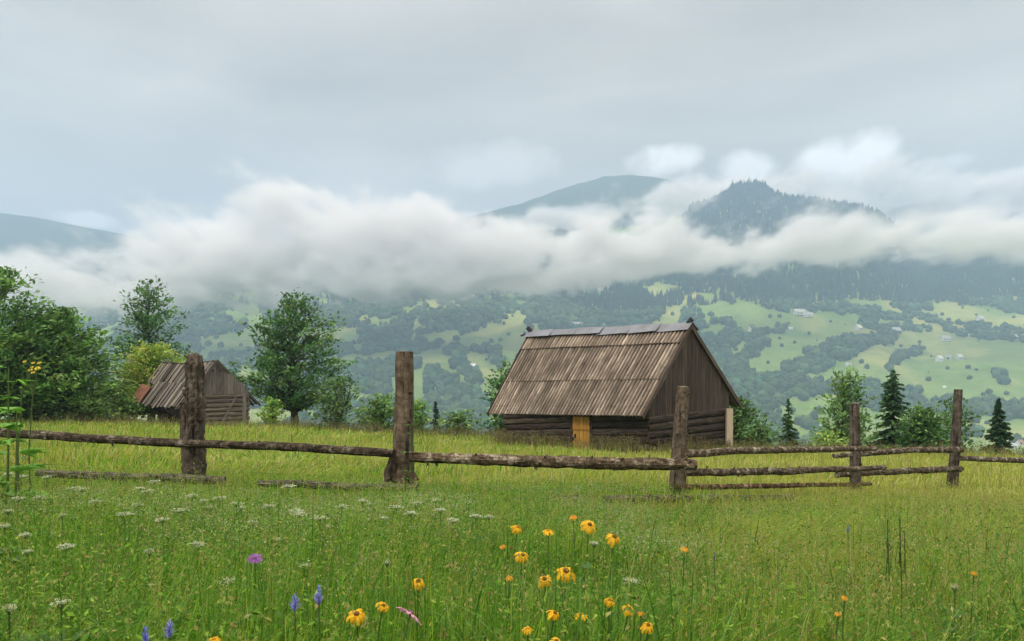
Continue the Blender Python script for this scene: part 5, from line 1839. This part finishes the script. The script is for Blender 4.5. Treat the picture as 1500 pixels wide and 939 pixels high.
# purple knapweed and the pink flower
for lab, px, py, dia, colr, droop, tilt, az, np_ in (('magenta knapweed flower standing alone in the left of the meadow', 375, 815, 20, (.27, .10, .34), .25, .5, -1.4, 18),
                                 ('pink daisy-like flower seen edge-on beside the orange-yellow flower', 577, 903, 40, (.72, .40, .50), .35, .9, .6, 22)):
    H = .45; Y = solve_Y(px, py, H)
    root = make_arnica('knapweed' if dia < 30 else 'pink_flower', H, dia / F * Y * .5, droop, 300 + int(px), colr, (.25, .08, .18), lab, 'flower', np_, tilt, az)
    plant_at(root, px, py, H)


# white umbels
def make_umbel(H, R_, seed, colr=(.58, .62, .44)):
    rs = np.random.default_rng(seed)
    root = empty('white_umbel', (0, 0, 0))
    tag(root, 'flat white umbel flower head on a green stem among the grass', 'flower', 'white umbel flowers in the meadow')
    mb = MB()
    mb.tube([(0, 0, -.03), (.005, .003, H * .5), (0, 0, H * .93)], [.0036, .003, .0026], 5, (.09, .16, .04))
    um = MB()
    for k in range(16):
        th = k * 2.4; r = R_ * math.sqrt((k + .5) / 16) * rs.uniform(.9, 1.1)
        z = H - .22 * r * r / R_ + rs.normal(0, .003)
        tip = Vector((math.cos(th) * r, math.sin(th) * r, z))
        mb.tube([(0, 0, H * .93), tip * .5 + Vector((0, 0, H * .475)), tip], [.0012, .001, .001], 3, (.12, .19, .06))
        q = R_ * .27
        for j in range(13):
            a = rs.uniform(0, 6.28); rr = q * math.sqrt(rs.random())
            c = tip + Vector((math.cos(a) * rr, math.sin(a) * rr, .004 + rs.normal(0, .003)))
            s = R_ * rs.uniform(.05, .09); b = rs.uniform(0, 1.57)
            V = [c + Vector((math.cos(b + i * 1.57) * s, math.sin(b + i * 1.57) * s, rs.normal(0, s * .4))) for i in range(4)]
            um.add(V, [(0, 1, 2, 3)], np.array(colr) * rs.uniform(.75, 1.15))
    mb.build('stem', M['leaf'], root)
    lf = MB()
    for k in range(5):
        a = rs.uniform(0, 6.28); hh = H * rs.uniform(.2, .7); l = rs.uniform(.05, .1)
        for q in (-.7, 0, .7):
            d = Vector((math.cos(a + q), math.sin(a + q), .3)); s_ = Vector((-d.y, d.x, 0)) * l * .22
            b = Vector((math.cos(a), math.sin(a), 0)) * l * .3 + Vector((0, 0, hh))
            lf.add([b, b + d * l * .5 + s_, b + d * l, b + d * l * .5 - s_], [(0, 1, 2, 3)], (.06, .14, .03))
    lf.build('leaves', M['leaf'], root)
    um.build('umbel', M['petal'], root)
    return root


used = set()
um_spots = [(15, 695), (32, 698), (105, 714), (122, 716), (206, 713), (218, 717), (30, 730), (283, 725), (312, 742), (300, 734), (345, 736), (395, 741), (352, 742), (430, 747), (440, 752), (467, 756), (320, 728), (545, 738), (580, 741), (645, 748), (697, 755), (715, 757), (530, 734), (270, 783), (290, 797), (150, 786), (35, 782), (28, 806), (42, 809), (160, 814), (218, 809), (272, 785), (445, 828), (432, 787), (405, 790), (510, 846), (565, 824), (520, 850), (335, 849), (342, 863), (90, 882), (45, 826), (15, 890), (200, 740), (55, 727), (140, 735), (500, 742), (610, 735), (600, 752), (660, 762), (480, 770), (372, 765), (925, 848), (932, 857), (870, 797), (262, 745), (180, 752), (90, 755), (240, 762), (12, 748), (420, 712), (225, 705), (640, 730), (560, 756), (70, 700), (1140, 790), (1400, 860), (1330, 815), (95, 800), (8, 770)]
UR = (.016, .022, .029, .037, .046, .058)
protos = [make_umbel(.37, r, 40 + k) for k, r in enumerate(UR)]
for i, (px, py) in enumerate(um_spots):
    if py > 770 and i % 2: continue
    H = .37
    want = random.uniform(6, 11.5) * solve_Y(px, py, H) / F
    k = int(np.argmin([abs(r - want) for r in UR]))
    o = copy_thing(protos[k]) if k in used else protos[k]
    used.add(k)
    Y = plant_at(o, px + random.uniform(-3, 3), py + random.uniform(-2, 2), H, random.uniform(0, 6.28), y1=7.0)

# tall dark grass stalk and its neighbours (right foreground)
def stalk(label, px, py, H, y1, dark):
    Y = solve_Y(px, py, H, 1.35, y1)
    root = empty('tall_stalk', (0, 0, 0)); tag(root, label, 'grass stalk')
    mb = MB(); mb.tube([(0, 0, -.03), (.008, 0, H * .5), (0, 0, H * .97)], [.0032, .0026, .0016], 5, dark); mb.build('stem', M['leaf'], root)
    mb = MB(); rs = np.random.default_rng(int(px))
    for k in range(70):
        t = rs.random() ** .8; z = H * (1 - .34 * t); th = rs.uniform(0, 6.28); l = .010 + .008 * rs.random()
        b = Vector((0, 0, z)); d = Vector((math.cos(th) * .4, math.sin(th) * .4, 1)).normalized(); s_ = Vector((-math.sin(th), math.cos(th), 0)) * .0022
        mb.add([b - s_, b + s_, b + d * l], [(0, 1, 2)], dark)
    mb.build('seed_head', M['leaf'], root)
    plant_at(root, px, py, H, y1=y1)


stalk('tall dark upright seed stalk in the right foreground', 1318, 752, .62, 6, (.07, .11, .03))
stalk('slender brown stalk leaning left of the tall dark one', 1300, 756, .58, 6, (.10, .11, .045))
stalk('short pale stalk right of the tall dark one', 1325, 778, .52, 6, (.13, .17, .05))

# tall weeds at the left edge
def weed(label, px, ytop, Y, H_leaf, seed, colr, n=9, L_=.24):
    rs = np.random.default_rng(seed)
    x = (px - HX) / F * Y; z0 = gz(x, Y); H = -(ytop - HY) / F * Y - z0
    root = empty('leafy_weed', (x, Y, z0)); tag(root, label, 'plant')
    mb = MB(); mb.tube([(0, 0, -.05), (.01, 0, H * .5), (.0, .02, H)], [.011, .009, .004], 6, (.11, .18, .05)); mb.build('stem', M['leaf'], root)
    mb = MB()
    for k in range(n):
        h = H * (.22 + .78 * k / (n - 1)); az = k * 2.4 + rs.normal(0, .3); l = L_ * (1.1 - .5 * k / n) * rs.uniform(.8, 1.15)
        d = Vector((math.cos(az), math.sin(az), 0)); s_ = Vector((-d.y, d.x, 0))
        for lobe in (-1.0, -.5, 0, .5, 1.0):
            dd = (d * math.cos(lobe * .8) + s_ * math.sin(lobe * .8)); ss = Vector((-dd.y, dd.x, 0))
            b = Vector((0, 0, h)) + d * l * .3
            ll = l * (.78 - .22 * abs(lobe)) * rs.uniform(.8, 1.15); w_ = ll * rs.uniform(.2, .3); dr = rs.uniform(-.25, .12)
            mb.add([b, b + dd * ll * .45 + ss * w_ + Vector((0, 0, .10 * l)), b + dd * ll + Vector((0, 0, dr * l)), b + dd * ll * .45 - ss * w_ + Vector((0, 0, .10 * l))], [(0, 1, 2, 3)], np.array(colr) * rs.uniform(.8, 1.25))
        mb.tube([(0, 0, h), d * l * .3 + Vector((0, 0, h))], [.003, .002], 4, colr)
    mb.build('leaves', M['leaf'], root)


weed('tall bright green weed with lobed leaves at the left edge', 10, 538, 5.6, 0, 1, (.16, .36, .045), 10, .27)
weed('lower leafy weed spreading at the far left edge', -6, 585, 5.0, 0, 2, (.13, .30, .04), 9, .28)
weed('short broad-leaved weed by the left end of the long rail', 22, 604, 5.3, 0, 5, (.12, .28, .04), 8, .26)


weed('small leafy sprout growing up against the flat-topped post', 600, 622, 7.33, 0, 9, (.12, .24, .05), 8, .10)


def ragwort(label, px, ytop, Y, heads, seed):
    rs = np.random.default_rng(seed)
    x = (px - HX) / F * Y; z0 = gz(x, Y); H = -(ytop - HY) / F * Y - z0
    root = empty('ragwort', (x, Y, z0)); tag(root, label, 'plant')
    mb = MB(); mb.tube([(0, 0, -.05), (-.02, 0, H * .45), (.01, 0, H * .8)], [.007, .006, .004], 5, (.12, .17, .06))
    fl = []
    for (dx, dy, r) in heads:
        tip = Vector((dx / F * Y, rs.normal(0, .02), -(dy - HY) / F * Y - z0))
        mb.tube([(.01, 0, H * .78), (tip.x * .6, 0, H * .78 + (tip.z - H * .78) * .55), tip], [.003, .0025, .002], 4, (.12, .17, .06))
        fl.append((tip, r / F * Y))
    mb.build('stem', M['leaf'], root)
    for k, (tip, r) in enumerate(fl):
        mb = MB(); petal_mb(mb, 11, r * .25, r, r * .45, .8, (.72, .56, .06), 0, seed + k); dome_mb(mb, r * .42, r * .4, (.50, .30, .02), 0, 8)
        b = mb.build('bloom', M['petal'], root); b.location = tip; b.rotation_euler = (R(35), 0, 0)
    mb = MB()
    for k in range(7):
        a = rs.uniform(0, 6.28); hh = H * rs.uniform(.15, .7); l = rs.uniform(.07, .13)
        d = Vector((math.cos(a), math.sin(a), .2)); s_ = Vector((-d.y, d.x, 0)) * l * .15
        mb.add([Vector((0, 0, hh)), Vector((0, 0, hh)) + d * l * .5 + s_, Vector((0, 0, hh)) + d * l, Vector((0, 0, hh)) + d * l * .5 - s_], [(0, 1, 2, 3)], (.08, .15, .04))
    mb.build('leaves', M['leaf'], root)


ragwort('tall yellow-flowered weed with few round heads, left of a fuller one', 30, 530, 5.8, [(5, 529, 3), (12, 541, 3.4), (17, 531, 2.6)], 1)
ragwort('tall weed with a cluster of bright yellow heads before the left trees', 46, 530, 5.9, [(8, 539, 4.5), (12, 531, 3), (3, 545, 3), (14, 538, 3.4), (-4, 537, 2.6)], 2)



# ------------------------------------------------------------------ render settings
EXPO = 0.56
SC.render.engine = 'CYCLES'
cy = SC.cycles
cy.use_denoising = True
try: cy.denoiser = 'OPENIMAGEDENOISE'
except Exception: pass
cy.max_bounces = 12; cy.diffuse_bounces = 3; cy.glossy_bounces = 2; cy.transmission_bounces = 4
cy.volume_bounces = 10; cy.transparent_max_bounces = 8
cy.volume_step_rate = 1.6
cy.volume_max_steps = 256
cy.sample_clamp_indirect = 6
cy.use_adaptive_sampling = True
vs = SC.view_settings
vs.view_transform = 'Standard'; vs.look = 'None'; vs.exposure = EXPO; vs.gamma = 1; vs.use_curve_mapping = False
